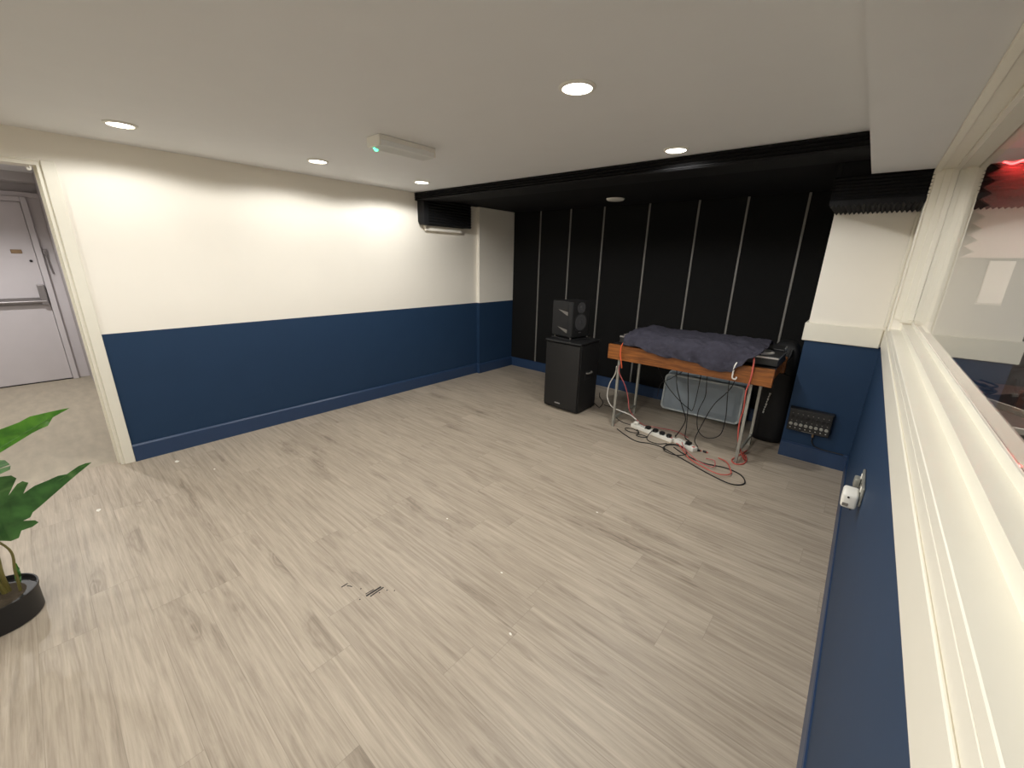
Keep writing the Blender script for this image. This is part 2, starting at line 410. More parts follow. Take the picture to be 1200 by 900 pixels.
# window: sill, head, jambs, glass
win = bpy.data.objects.new('window_1', None); C.objects.link(win); win['kind'] = 'structure'
b = B(); prism(b, [(W, 1.2575), (W, WS-0.002), (W+0.002, WS), (4.528, WS), (4.528, 1.322), (4.5705, 1.322), (4.5705, 1.344), (4.5715, 1.346), (4.62, 1.346), (4.62, 1.2575)], 'y', WY0, WY1)
obj('window_sill', b, M['gloss'], win)
b = B(); box(b, W+0.021, 4.62, WY0, WY1, WH-0.008, WH); box(b, 4.552, 4.5715, WY0, WY1, WH-0.022, WH-0.008); obj('window_head', b, M['gloss'], win)
for nm, y0, s in (('window_jamb', WY1, -1), ('window_jamb', WY0, 1)):
    b = B(); q = sorted((y0, y0+s*0.006)); box(b, W, 4.62, q[0], q[1], 1.352, WH-0.008)
    q = sorted((y0+s*0.006, y0+s*0.018)); box(b, 4.512, 4.5715, q[0], q[1], 1.333, WH-0.008, 0.002)
    q = sorted((y0+s*0.018, y0+s*0.026)); box(b, 4.545, 4.5715, q[0], q[1], 1.353, WH-0.008, 0.002)
    obj(nm, b, M['gloss'], win)
b = B(); box(b, GX-0.004, GX+0.004, WY0+0.02, WY1-0.02, 1.352, WH-0.022); obj('window_pane', b, M['glass'], win)
# doorway casing and lining
b = B()
for y0, y1 in ((DY1, DY1+0.066), (DY0-0.066, DY0)):
    box(b, 0, 0.018, y0, y1, 0, DZ+0.012, 0.005, 2)
box(b, 0, 0.006, DY0, DY1, DZ, DZ+0.012, 0.002); struct('trim_6', b, M['gloss'])
b = B(); box(b, -0.15, 0.0, DY1-0.022, DY1, 0, DZ); box(b, -0.15, 0.0, DY0, DY0+0.022, 0, DZ); box(b, -0.15, 0.0, DY0+0.022, DY1-0.022, DZ-0.022, DZ)
box(b, -0.075, -0.045, DY1-0.036, DY1-0.022, 0, DZ-0.022); d1 = struct('door_1', b, M['gloss'])
b = B(); box(b, -0.14, -0.085, DY1-0.0245, DY1-0.0222, 1.20, 1.31, 0.001); obj('strike_plate', b, M['silver'], d1)
b = B(); tube(b, [(-0.03, DY1-0.05, DZ-0.023), (-0.03, DY1-0.05, DZ-0.045), (-0.02, DY1-0.06, DZ-0.052), (-0.012, DY1-0.065, DZ-0.040)], 0.006); obj('cabin_hook', b, M['white_plastic'], d1, True)
# corridor shell
b = B(); box(b, -3.75, -3.62, -6.6, -4.4, 0, 2.5); box(b, -3.62, -0.15, -4.66, -4.4, 0, 2.5); box(b, -3.62, -0.15, -6.6, -6.5, 0, 2.5)
struct('wall_corridor', b, M['cwall'])
b = B(); box(b, -3.62, -3.35, -6.5, -4.66, 2.40, 2.5); struct('wall_corridor_beam', b, M['cwall'])
# control room shell
b = B(); box(b, W+0.18, 7.8, -0.55, -0.2, 0, 2.45); box(b, 7.7, 7.8, YN, -0.55, 0, 2.45); box(b, W+0.18, 7.7, YN-0.1, YN, 0, 2.45)
struct('wall_control_room', b, M['croom'])

# ---------------------------------------------------------------- fire door at the end of the corridor
dr = bpy.data.objects.new('door_2', None); C.objects.link(dr); dr['kind'] = 'structure'; dr.location = (-3.62, -5.32, 0)
dr_y1 = -4.822+5.32       # right edge of the leaf, local
b = B(); box(b, 0.0, 0.045, -0.47, dr_y1-0.004, 0.012, 2.185, 0.002); obj('door_leaf', b, M['doorpaint'], dr)
b = B(); box(b, 0.0, 0.085, dr_y1, dr_y1+0.055, 0, 2.245, 0.004); box(b, 0.0, 0.085, -0.53, -0.475, 0, 2.245, 0.004); box(b, 0.0, 0.085, -0.475, dr_y1, 2.19, 2.245, 0.004)
box(b, 0.0, 0.03, dr_y1+0.055, 0.66, 0.0, 2.30, 0.003); box(b, 0.0, 0.06, -0.55, 0.66, 2.245, 2.30, 0.004)
obj('door_frame', b, M['doorpaint'], dr)
b = B(); box(b, 0.045, 0.048, -0.47, dr_y1, 0.0, 0.012); obj('door_threshold', b, M['dark'], dr)
b = B(); cyl(b, (0.115, -0.44, 1.03), (0.115, dr_y1-0.03, 1.03), 0.019, seg=16)
box(b, 0.045, 0.075, -0.44, dr_y1-0.04, 0.985, 1.075, 0.004); obj('push_bar', b, M['pushbar'], dr, True)
b = B(); box(b, 0.045, 0.13, dr_y1-0.075, dr_y1-0.012, 0.985, 1.235, 0.008, 2); obj('latch_case', b, M['pushbar'], dr)
b = B(); box(b, 0.045, 0.052, dr_y1-0.195, dr_y1-0.105, 1.60, 1.645, 0.003); obj('lock_plate', b, M['brass'], dr)
b = B(); cyl(b, (0.045, dr_y1-0.055, 1.515), (0.056, dr_y1-0.055, 1.515), 0.014); obj('keyhole', b, M['dark'], dr)
b = B(); tube(b, [(0.05, 0.575, 1.64), (0.06, 0.583, 1.60), (0.05, 0.59, 1.47), (0.045, 0.60, 1.36)], 0.008); box(b, 0.03, 0.06, 0.56, 0.60, 1.58, 1.66, 0.003); obj('door_strap', b, M['pushbar'], dr)
b = B(); box(b, 0.03, 0.045, 0.525, 0.53, 0.10, 2.2); obj('frame_groove', b, M['dark'], dr)

# ---------------------------------------------------------------- acoustic panels on the back wall
xs = [0.060, 0.566, 1.072, 1.573, 2.165, 2.725, 3.205, 3.722, PX-0.004]
plab = ['narrow black fabric wall panel in the far left corner beside the white pier',
        'second black fabric wall panel from the left corner, partly behind the loudspeaker',
        'third black fabric wall panel from the left corner, directly behind the small monitor',
        'fourth black fabric wall panel from the left, between the loudspeaker and the table',
        'fifth black fabric wall panel from the left, behind the left end of the covered table',
        'sixth black fabric wall panel from the left, behind the middle of the covered table',
        'seventh black fabric wall panel from the left, behind the right end of the covered table',
        'narrow black fabric wall panel against the right pier, behind the black bag']
for i in range(8):
    x0, x1 = xs[i], xs[i+1]
    t = thing('acoustic_absorber', plab[i], 'wall panel', (x0, 0.027, SK+0.001), 0, 'black acoustic panels along the back wall')
    b = B(); box(b, 0.001, x1-x0-0.021, -0.03, 0, 0, 2.345-SK-0.004, 0.004); obj('fabric_face', b, M['panel'], t)
    if i < 7:
        b = B(); box(b, x1-x0-0.0205, x1-x0-0.0005, -0.034, 0, 0, 2.345-SK-0.006, 0.002); obj('joint_strip', b, M['strip'], t)

# ---------------------------------------------------------------- foam at the alcove edge
def ridges(n, a0, a1, base, tip):
    pts = []
    for k in range(n):
        p = a0+(a1-a0)*k/n; q = a0+(a1-a0)*(k+0.5)/n
        pts += [(base, p), (tip, q)]
    pts.append((base, a1)); return pts
b = B(); pts = ridges(4, 2.312, 2.3995, YB-0.022, YB-0.042)
prism(b, [(YB-0.001, 2.312)] + pts + [(YB-0.001, 2.3995)], 'x', 0.002, 4.171)
prism(b, [(YB-0.001, 2.312), (YB-0.001, 2.344), (YB+0.42, 2.344), (YB+0.42, 2.335)], 'x', 0.13, 4.171)
o = tag(obj('foam_strip', b, M['foam']), 'long ridged black foam strip along the front edge of the black alcove ceiling', 'acoustic foam')
recenter(o)
# left boxed duct: white core, black foam cladding
t = thing('foam_clad_duct', 'short boxed duct clad in black foam high on the left white wall', 'duct', (0, -1.35, 1.975))
b = B(); box(b, 0.001, 0.050, -0.30, 0.30, 0.012, 0.365, 0.008, 2); obj('duct_core', b, M['white'], t)
b = B(); pts = [(y, x) for (x, y) in []]
prof = [(0.086, 0.075)] + [(x, z) for (x, z) in ridges(9, 0.075, 0.368, 0.105, 0.122)] + [(0.086, 0.368)]
prism(b, prof, 'y', -0.31, 0.40)
prism(b, [(0.001, 0.11), (0.035, 0.072), (0.122, 0.072), (0.122, 0.368), (0.001, 0.368)], 'y', -0.378, -0.311)
prism(b, [(0.001, 0.08), (0.085, 0.08), (0.085, 0.368), (0.001, 0.368)], 'y', 0.301, 0.40)
prism(b, [(0.0505, 0.07), (0.085, 0.07), (0.085, 0.10), (0.0505, 0.10)], 'y', -0.31, 0.30)
obj('foam_cladding', b, M['foam'], t)
# right boxed beam over the pier
t = thing('foam_clad_beam', 'deep boxed beam clad in ridged black foam above the white right pier', 'beam', (PX, YP, 2.065))
b = B(); box(b, 0.03, W-PX-0.001, -0.52, -0.003, 0.04, 0.278); obj('beam_core', b, M['alcove'], t)
b = B()
n = 18; L_ = W-PX-0.004; pts = [(0.0, 0.039)]
for k in range(n): pts += [(L_*k/n, 0.014), (L_*(k+0.5)/n, -0.006)]
pts += [(L_, 0.014), (L_, 0.039)]
prism(b, pts, 'y', -0.545, -0.003)
prof = [(-0.5205, 0.04)] + [(y, z) for (y, z) in ridges(7, 0.04, 0.184, -0.532, -0.548)] + [(-0.5205, 0.184)]
prism(b, prof, 'x', 0.0, L_)
prism(b, [(0.0, 0.04), (0.029, 0.04), (0.029, 0.278), (0.0, 0.278)], 'y', -0.52, -0.003)
obj('foam_cladding', b, M['foam'], t)

# ---------------------------------------------------------------- downlights
def downlight(x, y, z, label, watt=None, col=DOWN_C, group='round ceiling downlights', cone=(166, 0.22)):
    if watt is None: watt = DOWN_W*((0.62 if y < -2.5 else 0.85) if x < 2 else 1.30)
    t = thing('downlight', label, 'ceiling light', (x, y, z), 0, group)
    b = B(); lathe(b, [(0.082, -0.0005), (0.082, -0.004), (0.076, -0.009), (0.066, -0.010), (0.064, -0.006), (0.064, -0.0005)]); obj('trim_ring', b, M['white_plastic'], t, True)
    b = B(); lathe(b, [(0.0635, -0.0015), (0.0635, -0.0065), (0.05, -0.0085), (0.01, -0.009)]); obj('lens', b, M['lens'], t, True)
    ld = bpy.data.lights.new('lamp', 'SPOT'); ld.energy = watt; ld.color = col; ld.spot_size = R(cone[0]); ld.spot_blend = cone[1]; ld.shadow_soft_size = 0.05
    lo = bpy.data.objects.new('lamp', ld); C.objects.link(lo); lo.parent = t; lo.location = (0, 0, -0.03)
    return t
downlight(0.66, -4.41, H, 'lit round downlight nearest the doorway, by the left wall')
downlight(0.70, -3.23, H, 'lit round downlight midway along the left wall, left of the emergency light')
downlight(0.66, -2.16, H, 'lit round downlight in the far left corner beside the black foam')
downlight(3.16, -3.23, H, 'brightest lit round downlight in the middle right of the white ceiling')
downlight(3.14, -1.96, H, 'lit round downlight just in front of the black foam strip, above the table')
for x, y, lab in ((3.16, -4.5, 'round downlight almost above the camera, outside the picture'), (0.66, -5.7, 'round downlight left of the camera inside the doorway bay, outside the picture'),
                  (3.16, -5.8, 'round downlight behind the camera by the window wall, outside the picture'), (0.66, -7.0, 'round downlight in the rear left corner, outside the picture'),
                  (3.16, -7.0, 'round downlight in the rear right corner, outside the picture')):
    downlight(x, y, H, lab)
downlight(-2.0, -5.35, 2.5, 'corridor downlight before the fire door, outside the picture', CORR_W, CORR_C, 'corridor downlights', (144, 0.5))
downlight(5.6, -2.3, 2.45, 'dim downlight in the room behind the glass, outside the picture', 110.0, (1, 0.9, 0.86), 'control room lights')
# unlit flush disc on the black ceiling
px_, py_ = 1.97, -0.52
t = thing('ceiling_disc', 'unlit white round fitting on the black alcove ceiling', 'smoke detector', (px_, py_, 2.345))
b = B(); lathe(b, [(0.095, -0.001), (0.095, -0.014), (0.085, -0.022), (0.03, -0.026)]); obj('cover', b, M['white_plastic'], t, True)
b = B(); lathe(b, [(0.100, -0.0005), (0.100, -0.007), (0.096, -0.008)]); obj('base_ring', b, M['white_plastic'], t, True)

# ---------------------------------------------------------------- emergency light
t = thing('emergency_light', 'slim emergency light fitting with a green indicator on the white ceiling', 'emergency light', (1.735, -3.14, H))
b = B(); box(b, -0.075, 0.075, -0.215, 0.215, -0.028, -0.0005, 0.004); obj('housing', b, M['white_plastic'], t)
b = B(); pts = [(-0.070, -0.0285), (-0.070, -0.058)] + [(-0.058+0.116*k/14, -0.064-0.0025*(k % 2)) for k in range(15)] + [(0.070, -0.058), (0.070, -0.0285)]
prism(b, pts, 'y', -0.21, 0.21); obj('diffuser', b, M['diff'], t)
b = B(); cyl(b, (-0.045, -0.175, -0.067), (-0.045, -0.175, -0.076), 0.014, 0.010, 14); cyl(b, (-0.02, -0.205, -0.067), (-0.02, -0.205, -0.07), 0.008, 0.008, 10); obj('indicator', b, M['green'], t)
for s in (-1, 1):
    b = B(); box(b, -0.074, 0.074, s*0.2165-0.006, s*0.2165+0.006, -0.060, -0.001, 0.003); obj('end_cap', b, M['white_plastic'], t)

# ---------------------------------------------------------------- PA loudspeaker
t = thing('loudspeaker', 'large black floor-standing loudspeaker left of the covered table', 'speaker', (1.855, -1.22, 0), R(-3))
b = B(); w2, d = 0.243, 0.42
prism(b, [(-w2, 0.012), (w2, 0.012), (w2-0.03, d), (-w2+0.03, d)], 'z', 0.015, 0.80)
bmesh.ops.bevel(b, geom=b.edges[:], offset=0.008, segments=2, affect='EDGES'); obj('cabinet', b, M['blackm'], t)
b = B(); prism(b, [(-w2-0.006, -0.002), (-w2+0.02, -0.024), (w2-0.02, -0.024), (w2+0.006, -0.002), (w2-0.024, d+0.006), (-w2+0.024, d+0.006)], 'z', 0.8005, 0.818)
bmesh.ops.bevel(b, geom=b.edges[:], offset=0.004, segments=1, affect='EDGES'); obj('top_plate', b, M['black'], t)
b = B(); pts = [(-w2+0.012, 0.0115)] + [(-w2+0.012+(2*w2-0.024)*k/12, -0.022*math.sin(PI*k/12)-0.001) for k in range(13)] + [(w2-0.012, 0.0115)]
prism(b, pts, 'z', 0.05, 0.785); gr = obj('grille', b, M['grille'], t, True)
b = B(); box(b, -0.055, 0.02, -0.0255, -0.0225, 0.085, 0.098, 0.001); bd = obj('badge', b, M['silver'], gr); bd['label'] = 'small silver badge low on the grille'
b = B()
side = Matrix.Translation((w2-0.0135, 0.20, 0.44)) @ Matrix.Rotation(R(-4.2+8.4), 4, 'Z')
tb = B(); box(tb, -0.004, 0.004, -0.075, 0.075, -0.05, 0.05, 0.003); tb.transform(side); merge(b, tb); hp = obj('handle_plate', b, M['black'], t)
b = B(); tb = B(); tube(tb, [(0.004, -0.055, 0.028), (0.022, -0.045, 0.026), (0.024, 0, 0.025), (0.022, 0.045, 0.026), (0.004, 0.055, 0.028)], 0.009)
tb.transform(side); merge(b, tb); obj('handle', b, M['slot'], hp, True)
for sx in (-0.19, 0.19):
    for sy in (0.06, 0.36):
        b = B(); cyl(b, (sx, sy, 0), (sx, sy, 0.0155), 0.018); obj('foot', b, M['black'], t, True)

# ---------------------------------------------------------------- studio monitor on an isolation stand
mx_, my_, rz = 1.775, -0.955, R(-12)
t = thing('isolation_stand', 'low black isolation stand between the small monitor and the loudspeaker', 'speaker stand', (mx_, my_, 0.818), rz)
b = B(); box(b, -0.145, 0.165, -0.165, 0.18, 0.0, 0.010, 0.003); obj('bottom_frame', b, M['black'], t)
b = B(); box(b, -0.14, 0.15, -0.155, 0.17, 0.028, 0.037, 0.003); obj('top_frame', b, M['blackm'], t)
for sx in (-0.12, 0.13):
    for sy in (-0.13, 0.14):
        b = B(); cyl(b, (sx, sy, 0.0095), (sx, sy, 0.0285), 0.009); obj('post', b, M['slot'], t, True)
t = thing('studio_monitor', 'compact black studio monitor on top of the large loudspeaker', 'speaker', (mx_, my_, 0.855), rz)
b = B(); hx, hy, hh = 0.145, 0.165, 0.385
prism(b, [(-hx, -hy), (hx-0.03, -hy), (hx, -hy+0.035), (hx, hy-0.035), (hx-0.03, hy), (-hx, hy)], 'z', 0.0, hh)
bmesh.ops.bevel(b, geom=b.edges[:], offset=0.006, segments=2, affect='EDGES'); obj('cabinet', b, M['blackm'], t)
for cz, r in ((0.155, 0.095),):
    b = B(); lathe(b, [(r+0.012, hx-0.002), (r+0.012, hx+0.006), (r, hx+0.007), (r-0.004, hx+0.0065)], (0, 0.0, cz), 'x', 40); obj('woofer_ring', b, M['black'], t, True)
    b = B(); lathe(b, [(r-0.004, hx+0.0068), (r-0.012, hx+0.010), (r-0.022, hx+0.0075), (0.034, hx+0.001), (0.032, hx+0.004), (0.018, hx+0.009), (0.004, hx+0.011)], (0, 0.0, cz), 'x', 40); obj('woofer_cone', b, M['cone'], t, True)
b = B(); lathe(b, [(0.062, hx-0.001), (0.062, hx+0.004), (0.045, hx+0.002), (0.022, hx+0.001), (0.02, hx+0.006), (0.006, hx+0.010)], (0, 0.0, 0.318), 'x', 32); obj('tweeter', b, M['cone'], t, True)
for zc in (0.27, 0.075):     # wedge-shaped bass slots on the side
    b = B(); prism(b, [(-0.055, zc+0.035), (0.105, zc+0.035), (0.105, zc-0.030), (0.085, zc-0.028)], 'y', -hy-0.0015, -hy+0.004); bs = obj('bass_slot', b, M['dark'], t)
    b = B(); prism(b, [(-0.045, zc+0.022), (0.107, zc+0.002), (0.107, zc-0.034), (0.088, zc-0.032)], 'y', -hy-0.005, -hy-0.0016); obj('slot_flare', b, M['slot'], bs)
b = B(); box(b, hx-0.0005, hx+0.003, -0.02, 0.02, 0.035, 0.043, 0.001); obj('badge', b, M['silver'], t)

# ---------------------------------------------------------------- covered equipment table
TX0, TX1, TY0, TY1 = 2.435, 3.885, -1.275, -0.60
t = thing('equipment_table', 'orange wooden table on thin metal legs under the dark towel', 'table', ((TX0+TX1)/2, (TY0+TY1)/2, 0))
lx, ly = (TX1-TX0)/2, (TY1-TY0)/2
b = B(); box(b, -lx+0.012, lx-0.012, -ly+0.0405, ly-0.0405, 0.858, 0.880, 0.002); obj('shaded_table_top', b, M['black'], t)  # top coloured black to stand in for the shade of the gear
for s in (-1, 1):
    q = sorted((s*ly, s*(ly-0.040))); b = B(); box(b, -lx, lx, q[0], q[1], 0.735, 0.882, 0.003); obj('long_rail', b, M['wood'], t)
    q = sorted((s*(lx-0.03), s*(lx-0.051))); b = B(); box(b, q[0], q[1], -ly+0.0405, ly-0.0405, 0.74, 0.857, 0.003); obj('end_rail', b, M['wood'], t)
for sx in (-1, 1):
    for y0 in (-1.22, -0.70):
        yy = y0-(TY0+TY1)/2; xx = (2.545 if sx < 0 else 3.735)-(TX0+TX1)/2
        b = B(); box(b, xx-0.0125, xx+0.0125, yy-0.0125, yy+0.0125, 0.0, 0.857, 0.002); obj('leg', b, M['steel'], t)
    xx = (2.545 if sx < 0 else 3.735)-(TX0+TX1)/2
    b = B(); box(b, xx-0.0105, xx+0.0105, -1.22-(TY0+TY1)/2+0.013, -0.70-(TY0+TY1)/2-0.013, 0.085, 0.108, 0.002); obj('foot_rail', b, M['steel'], t)
b = B(); yy = -0.70-(TY0+TY1)/2; box(b, -0.60, 0.60, yy-0.009, yy+0.009, 0.70, 0.7345, 0.002); obj('stretcher', b, M['steel'], t)

TT = 0.8825
def player(cx, label):
    p = thing('media_player', label, 'media player', (cx, -0.98, TT), 0, 'black media players on the table')
    b = B(); box(b, -0.16, 0.16, -0.20, 0.20, 0.008, 0.085, 0.006, 2); obj('body', b, M['black'], p)
    b = B(); box(b, -0.161, 0.161, -0.203, -0.195, 0.066, 0.082, 0.002); box(b, -0.163, -0.158, -0.19, 0.19, 0.068, 0.080, 0.001); box(b, 0.158, 0.163, -0.19, 0.19, 0.068, 0.080, 0.001); obj('edge_trim', b, M['silver'], p)
    b = B(); lathe(b, [(0.105, 0.0845), (0.105, 0.094), (0.098, 0.102), (0.09, 0.100), (0.03, 0.098)], (0, -0.05, 0)); obj('jog_wheel', b, M['silver'], p, True)
    b = B(); tm = Matrix.Translation((0, 0.14, 0.104)) @ Matrix.Rotation(R(12), 4, 'X'); obox(b, tm, 0.30, 0.11, 0.026, 0.004); obj('display', b, M['black'], p)
    b = B(); tm2 = tm @ Matrix.Translation((0.155, 0.02, 0.0)); obox(b, tm2, 0.012, 0.07, 0.026, 0.003); obj('display_edge', b, M['silver'], p)
    for k in range(2):
        b = B(); cyl(b, (-0.12, -0.16+0.05*k, 0.0845), (-0.12, -0.16+0.05*k, 0.094), 0.016); obj('play_button', b, M['slot'], p, True)
    for sx in (-0.13, 0.13):
        for sy in (-0.16, 0.16):
            b = B(); cyl(b, (sx, sy, 0), (sx, sy, 0.0085), 0.014); obj('foot', b, M['blackm'], p)
player(2.665, 'black media player poking out at the left end of the towel')
player(3.722, 'black media player with silver edges poking out at the right end of the towel')
p = thing('dj_mixer', 'black mixer hidden under the middle of the towel', 'mixer', (3.20, -0.98, TT))
b = B(); box(b, -0.16, 0.16, -0.20, 0.20, 0.0, 0.10, 0.006, 2); obj('body', b, M['black'], p)
for k in range(4):
    for j in range(3):
        b = B(); cyl(b, (-0.11+0.073*k, 0.13-0.08*j, 0.0995), (-0.11+0.073*k, 0.13-0.08*j, 0.116), 0.011, 0.009, 12); obj('knob', b, M['slot'], p)


# towel: a soft sheet draped over the gear
def towel():
    b = B(); nx, ns = 90, 46; X0, X1 = 2.60, 3.775
    import mathutils
    nz = mathutils.noise
    grid = []
    def interp(tab, x):
        for (a, va), (c, vc) in zip(tab[:-1], tab[1:]):
            if x <= c: 
                u = max(0, (x-a)/(c-a)); u = u*u*(3-2*u); return va+(vc-va)*u
        return tab[-1][1]
    hem = [(2.60, 0.900), (2.78, 0.895), (2.88, 0.868), (3.02, 0.842), (3.20, 0.846), (3.30, 0.838), (3.42, 0.806), (3.50, 0.792), (3.58, 0.806), (3.65, 0.875), (3.70, 0.955), (3.775, 0.995)]
    top = [(2.60, 1.010), (2.70, 1.028), (3.0, 1.022), (3.4, 1.026), (3.6, 1.030), (3.775, 1.018)]
    for i in range(nx+1):
        x = X0+(X1-X0)*i/nx; hz = interp(hem, x); tz = interp(top, x); row = []
        path = [(-1.292, hz), (-1.290, hz+(tz-hz)*0.35), (-1.268, hz+(tz-hz)*0.72), (-1.21, tz-0.012), (-1.13, tz-0.004), (-1.0, tz), (-0.90, tz+0.002), (-0.80, tz+0.004), (-0.735, tz-0.02), (-0.722, 0.96), (-0.72, 0.92)]
        pts = spline([(0, y, z) for y, z in path], 8)
        L = len(pts)-1
        for j in range(ns+1):
            f = j/ns*L; k = min(int(f), L-1); q = pts[k].lerp(pts[k+1], f-k)
            s = j/ns
            n1 = nz.noise(Vector((x*7.5, s*5.0, 1.3))); n2 = nz.noise(Vector((x*17.0+s*6, s*9.0, 7.7))); n3 = nz.noise(Vector((x*4+s*3.5, s*2.0-x*3, 3.3)))
            n4 = nz.noise(Vector((x*11.0+s*13.0, s*4.0-x*2.0, 11.0))); crump = max(0.0, min(1.0, (x-3.25)/0.3))
            n5 = nz.noise(Vector((x*6.0-s*8.0, s*3.0+x*4.0, 21.0)))
            fold = 0.012*n1+0.007*n2+(0.020+0.050*crump)*(0.22-abs(n4))+0.016*(0.2-abs(n5))
            front = max(0, 1-s*3.2)
            dy = -0.020*front*(0.4+0.8*math.sin(x*24+4*n3)+1.6*(0.3-abs(n4))+1.0*(0.3-abs(n5))) - 0.010*front
            dz = fold*(0.5 if front > 0.5 else 1.0)+0.006
            ex = 0.022*nz.noise(Vector((s*6.0, 5.1 if i < nx/2 else 9.4, 0)))*(abs(i/nx-0.5)*2)**4
            row.append(b.verts.new((q.x+x+ex, q.y+dy, q.z+dz)))
        grid.append(row)
    for i in range(nx):
        for j in range(ns): b.faces.new((grid[i][j], grid[i+1][j], grid[i+1][j+1], grid[i][j+1]))
    bmesh.ops.recalc_face_normals(b, faces=b.faces[:])
    shell(b, 0.005)
    return b
o = obj('towel', towel(), M['towel'], None, True, 80); recenter(o)
tag(o, 'crumpled dark blue-grey towel draped over the gear on the wooden table', 'towel')
# loose tag of white cord hanging from the towel's right side
b = B(); tube(b, [(3.615, -1.302, 0.905), (3.606, -1.318, 0.87), (3.602, -1.318, 0.80), (3.606, -1.316, 0.77), (3.628, -1.312, 0.765), (3.632, -1.306, 0.785)], 0.006)
o = obj('white_cord', b, M['cwhite'], None, True); recenter(o); tag(o, 'short white cord hooked over the front of the table near its right end', 'cable')

# ---------------------------------------------------------------- storage box leaning on its side under the table
t = thing('storage_box', 'translucent plastic storage box on its side under the table', 'storage box', (3.135, -0.30, 0.0), R(2))
t.rotation_euler = (R(-7), 0, R(2))
def rrect(hx, hz, r, n=6, zc=0.0):
    pts = []
    for cx, cz, a0 in ((hx-r, hz-r, 0), (-hx+r, hz-r, 90), (-hx+r, -hz+r, 180), (hx-r, -hz+r, 270)):
        for k in range(n+1):
            a = R(a0+90*k/n); pts.append((cx+r*math.cos(a), zc+cz+r*math.sin(a)))
    return pts
def loft(b, loops, cap0=True, cap1=True):
    vs = [[b.verts.new(p) for p in lp] for lp in loops]
    for a, c in zip(vs[:-1], vs[1:]):
        for k in range(len(a)): b.faces.new((a[k], a[(k+1) % len(a)], c[(k+1) % len(a)], c[k]))
    if cap0: b.faces.new(vs[0][::-1])
    if cap1: b.faces.new(vs[-1])
    bmesh.ops.recalc_face_normals(b, faces=b.faces[:])
b = B(); zc = 0.235
def ring(hx, hz, y, r=0.05): return [(p[0], y, p[1]) for p in rrect(hx, hz, r, zc=zc)]
loft(b, [ring(0.405, 0.195, -0.055), ring(0.415, 0.205, -0.045), ring(0.432, 0.222, 0.12), ring(0.438, 0.228, 0.125), ring(0.438, 0.228, 0.14), ring(0.425, 0.215, 0.14), ring(0.408, 0.198, -0.038)])
obj('tub', b, M['tote'], t, True)
b = B(); loft(b, [ring(0.446, 0.234, 0.1405, 0.055), ring(0.446, 0.234, 0.158, 0.055), ring(0.42, 0.21, 0.163, 0.05)]); obj('lid', b, M['tote'], t, True)
for sx in (-1, 1):
    b = B(); box(b, sx*0.444-0.012, sx*0.444+0.012, 0.08, 0.139, zc-0.06, zc+0.06, 0.005, 2); obj('clip', b, M['white_plastic'], t)
b = B(); prism(b, [(-0.34, zc-0.13), (0.34, zc-0.13), (0.34, zc+0.13), (-0.34, zc+0.13)], 'y', -0.058, -0.0552); obj('base_panel', b, M['tote'], t)
b = B(); n_ = len(rrect(0.1, 0.1, 0.05)); o1 = [(p[0], -0.062, p[1]) for p in rrect(0.418, 0.208, 0.05, zc=zc)]; i1 = [(p[0], -0.062, p[1]) for p in rrect(0.398, 0.188, 0.04, zc=zc)]
loft(b, [[(x, -0.050, z) for x, y, z in o1], o1, i1, [(x, -0.050, z) for x, y, z in i1]], False, False); rm = obj('rim', b, M['rim'], t, True); rm['label'] = 'pale frosted rim'

# ---------------------------------------------------------------- black bag between table and pier
t = thing('equipment_bag', 'tall black nylon bag with white lettering between the table and the right pier', 'bag', (3.835, -0.39, 0))
b = B()
sec = [(0.0, 0.098, 0.115, 0.0), (0.012, 0.125, 0.14, 0.0), (0.06, 0.140, 0.152, 0.0), (0.2, 0.142, 0.155, 0.0), (0.42, 0.14, 0.15, 0.004), (0.60, 0.142, 0.152, 0.0), (0.70, 0.135, 0.145, 0.0), (0.82, 0.128, 0.135, 0.006), (0.93, 0.11, 0.115, 0.006), (0.985, 0.07, 0.08, 0.006), (1.0, 0.03, 0.04, 0.006)]
loops = []
for k, (z, hx, hy, ox) in enumerate(sec):
    lp = []
    for i in range(28):
        a = 2*PI*i/28; ca, sa = math.cos(a), math.sin(a); e = 0.45
        x = hx*math.copysign(abs(ca)**e, ca); y = hy*math.copysign(abs(sa)**e, sa)
        wob = 1+0.03*math.sin(3*a+z*17)+0.02*math.sin(7*a-z*31)
        lp.append((ox+min(x*wob, 0.148), y*wob, z))
    loops.append(lp)
loft(b, loops); obj('bag_body', b, M['bag'], t, True, 60)
b = B(); tube(b, [(0.02+0.142*math.cos(a), -0.005-0.156*math.sin(a), 0.70+0.012*math.sin(5*a)) for a in [PI*k/10 for k in range(1, 10)]], 0.007, 6)
obj('flap_seam', b, M['bag'], t, True)
b = B(); tube(b, [(-0.05, -0.125, 0.95), (-0.04, -0.16, 0.90), (0.0, -0.172, 0.82), (0.05, -0.17, 0.86), (0.06, -0.13, 0.94)], 0.012, 8); obj('carry_strap', b, M['bag'], t, True)
b = B()      # vertical white lettering, too small to read
zz = 0.505
for k, hgt in enumerate((0.026, 0.018, 0.022, 0.018, 0.026, 0.018, 0.018, 0.022)):
    x0 = -0.035-0.003*k; wd = (0.016, 0.011, 0.014, 0.010, 0.015, 0.012, 0.010, 0.013)[k]
    box(b, x0-0.007, x0-0.007+wd, -0.160, -0.1565, zz-hgt*0.45, zz); box(b, x0-0.006, x0-0.006+wd*0.7, -0.160, -0.1565, zz-hgt, zz-hgt*0.55)
    zz -= hgt+0.006
ob = obj('lettering', b, M['cwhite'], t); ob['label'] = 'white lettering running down the bag'

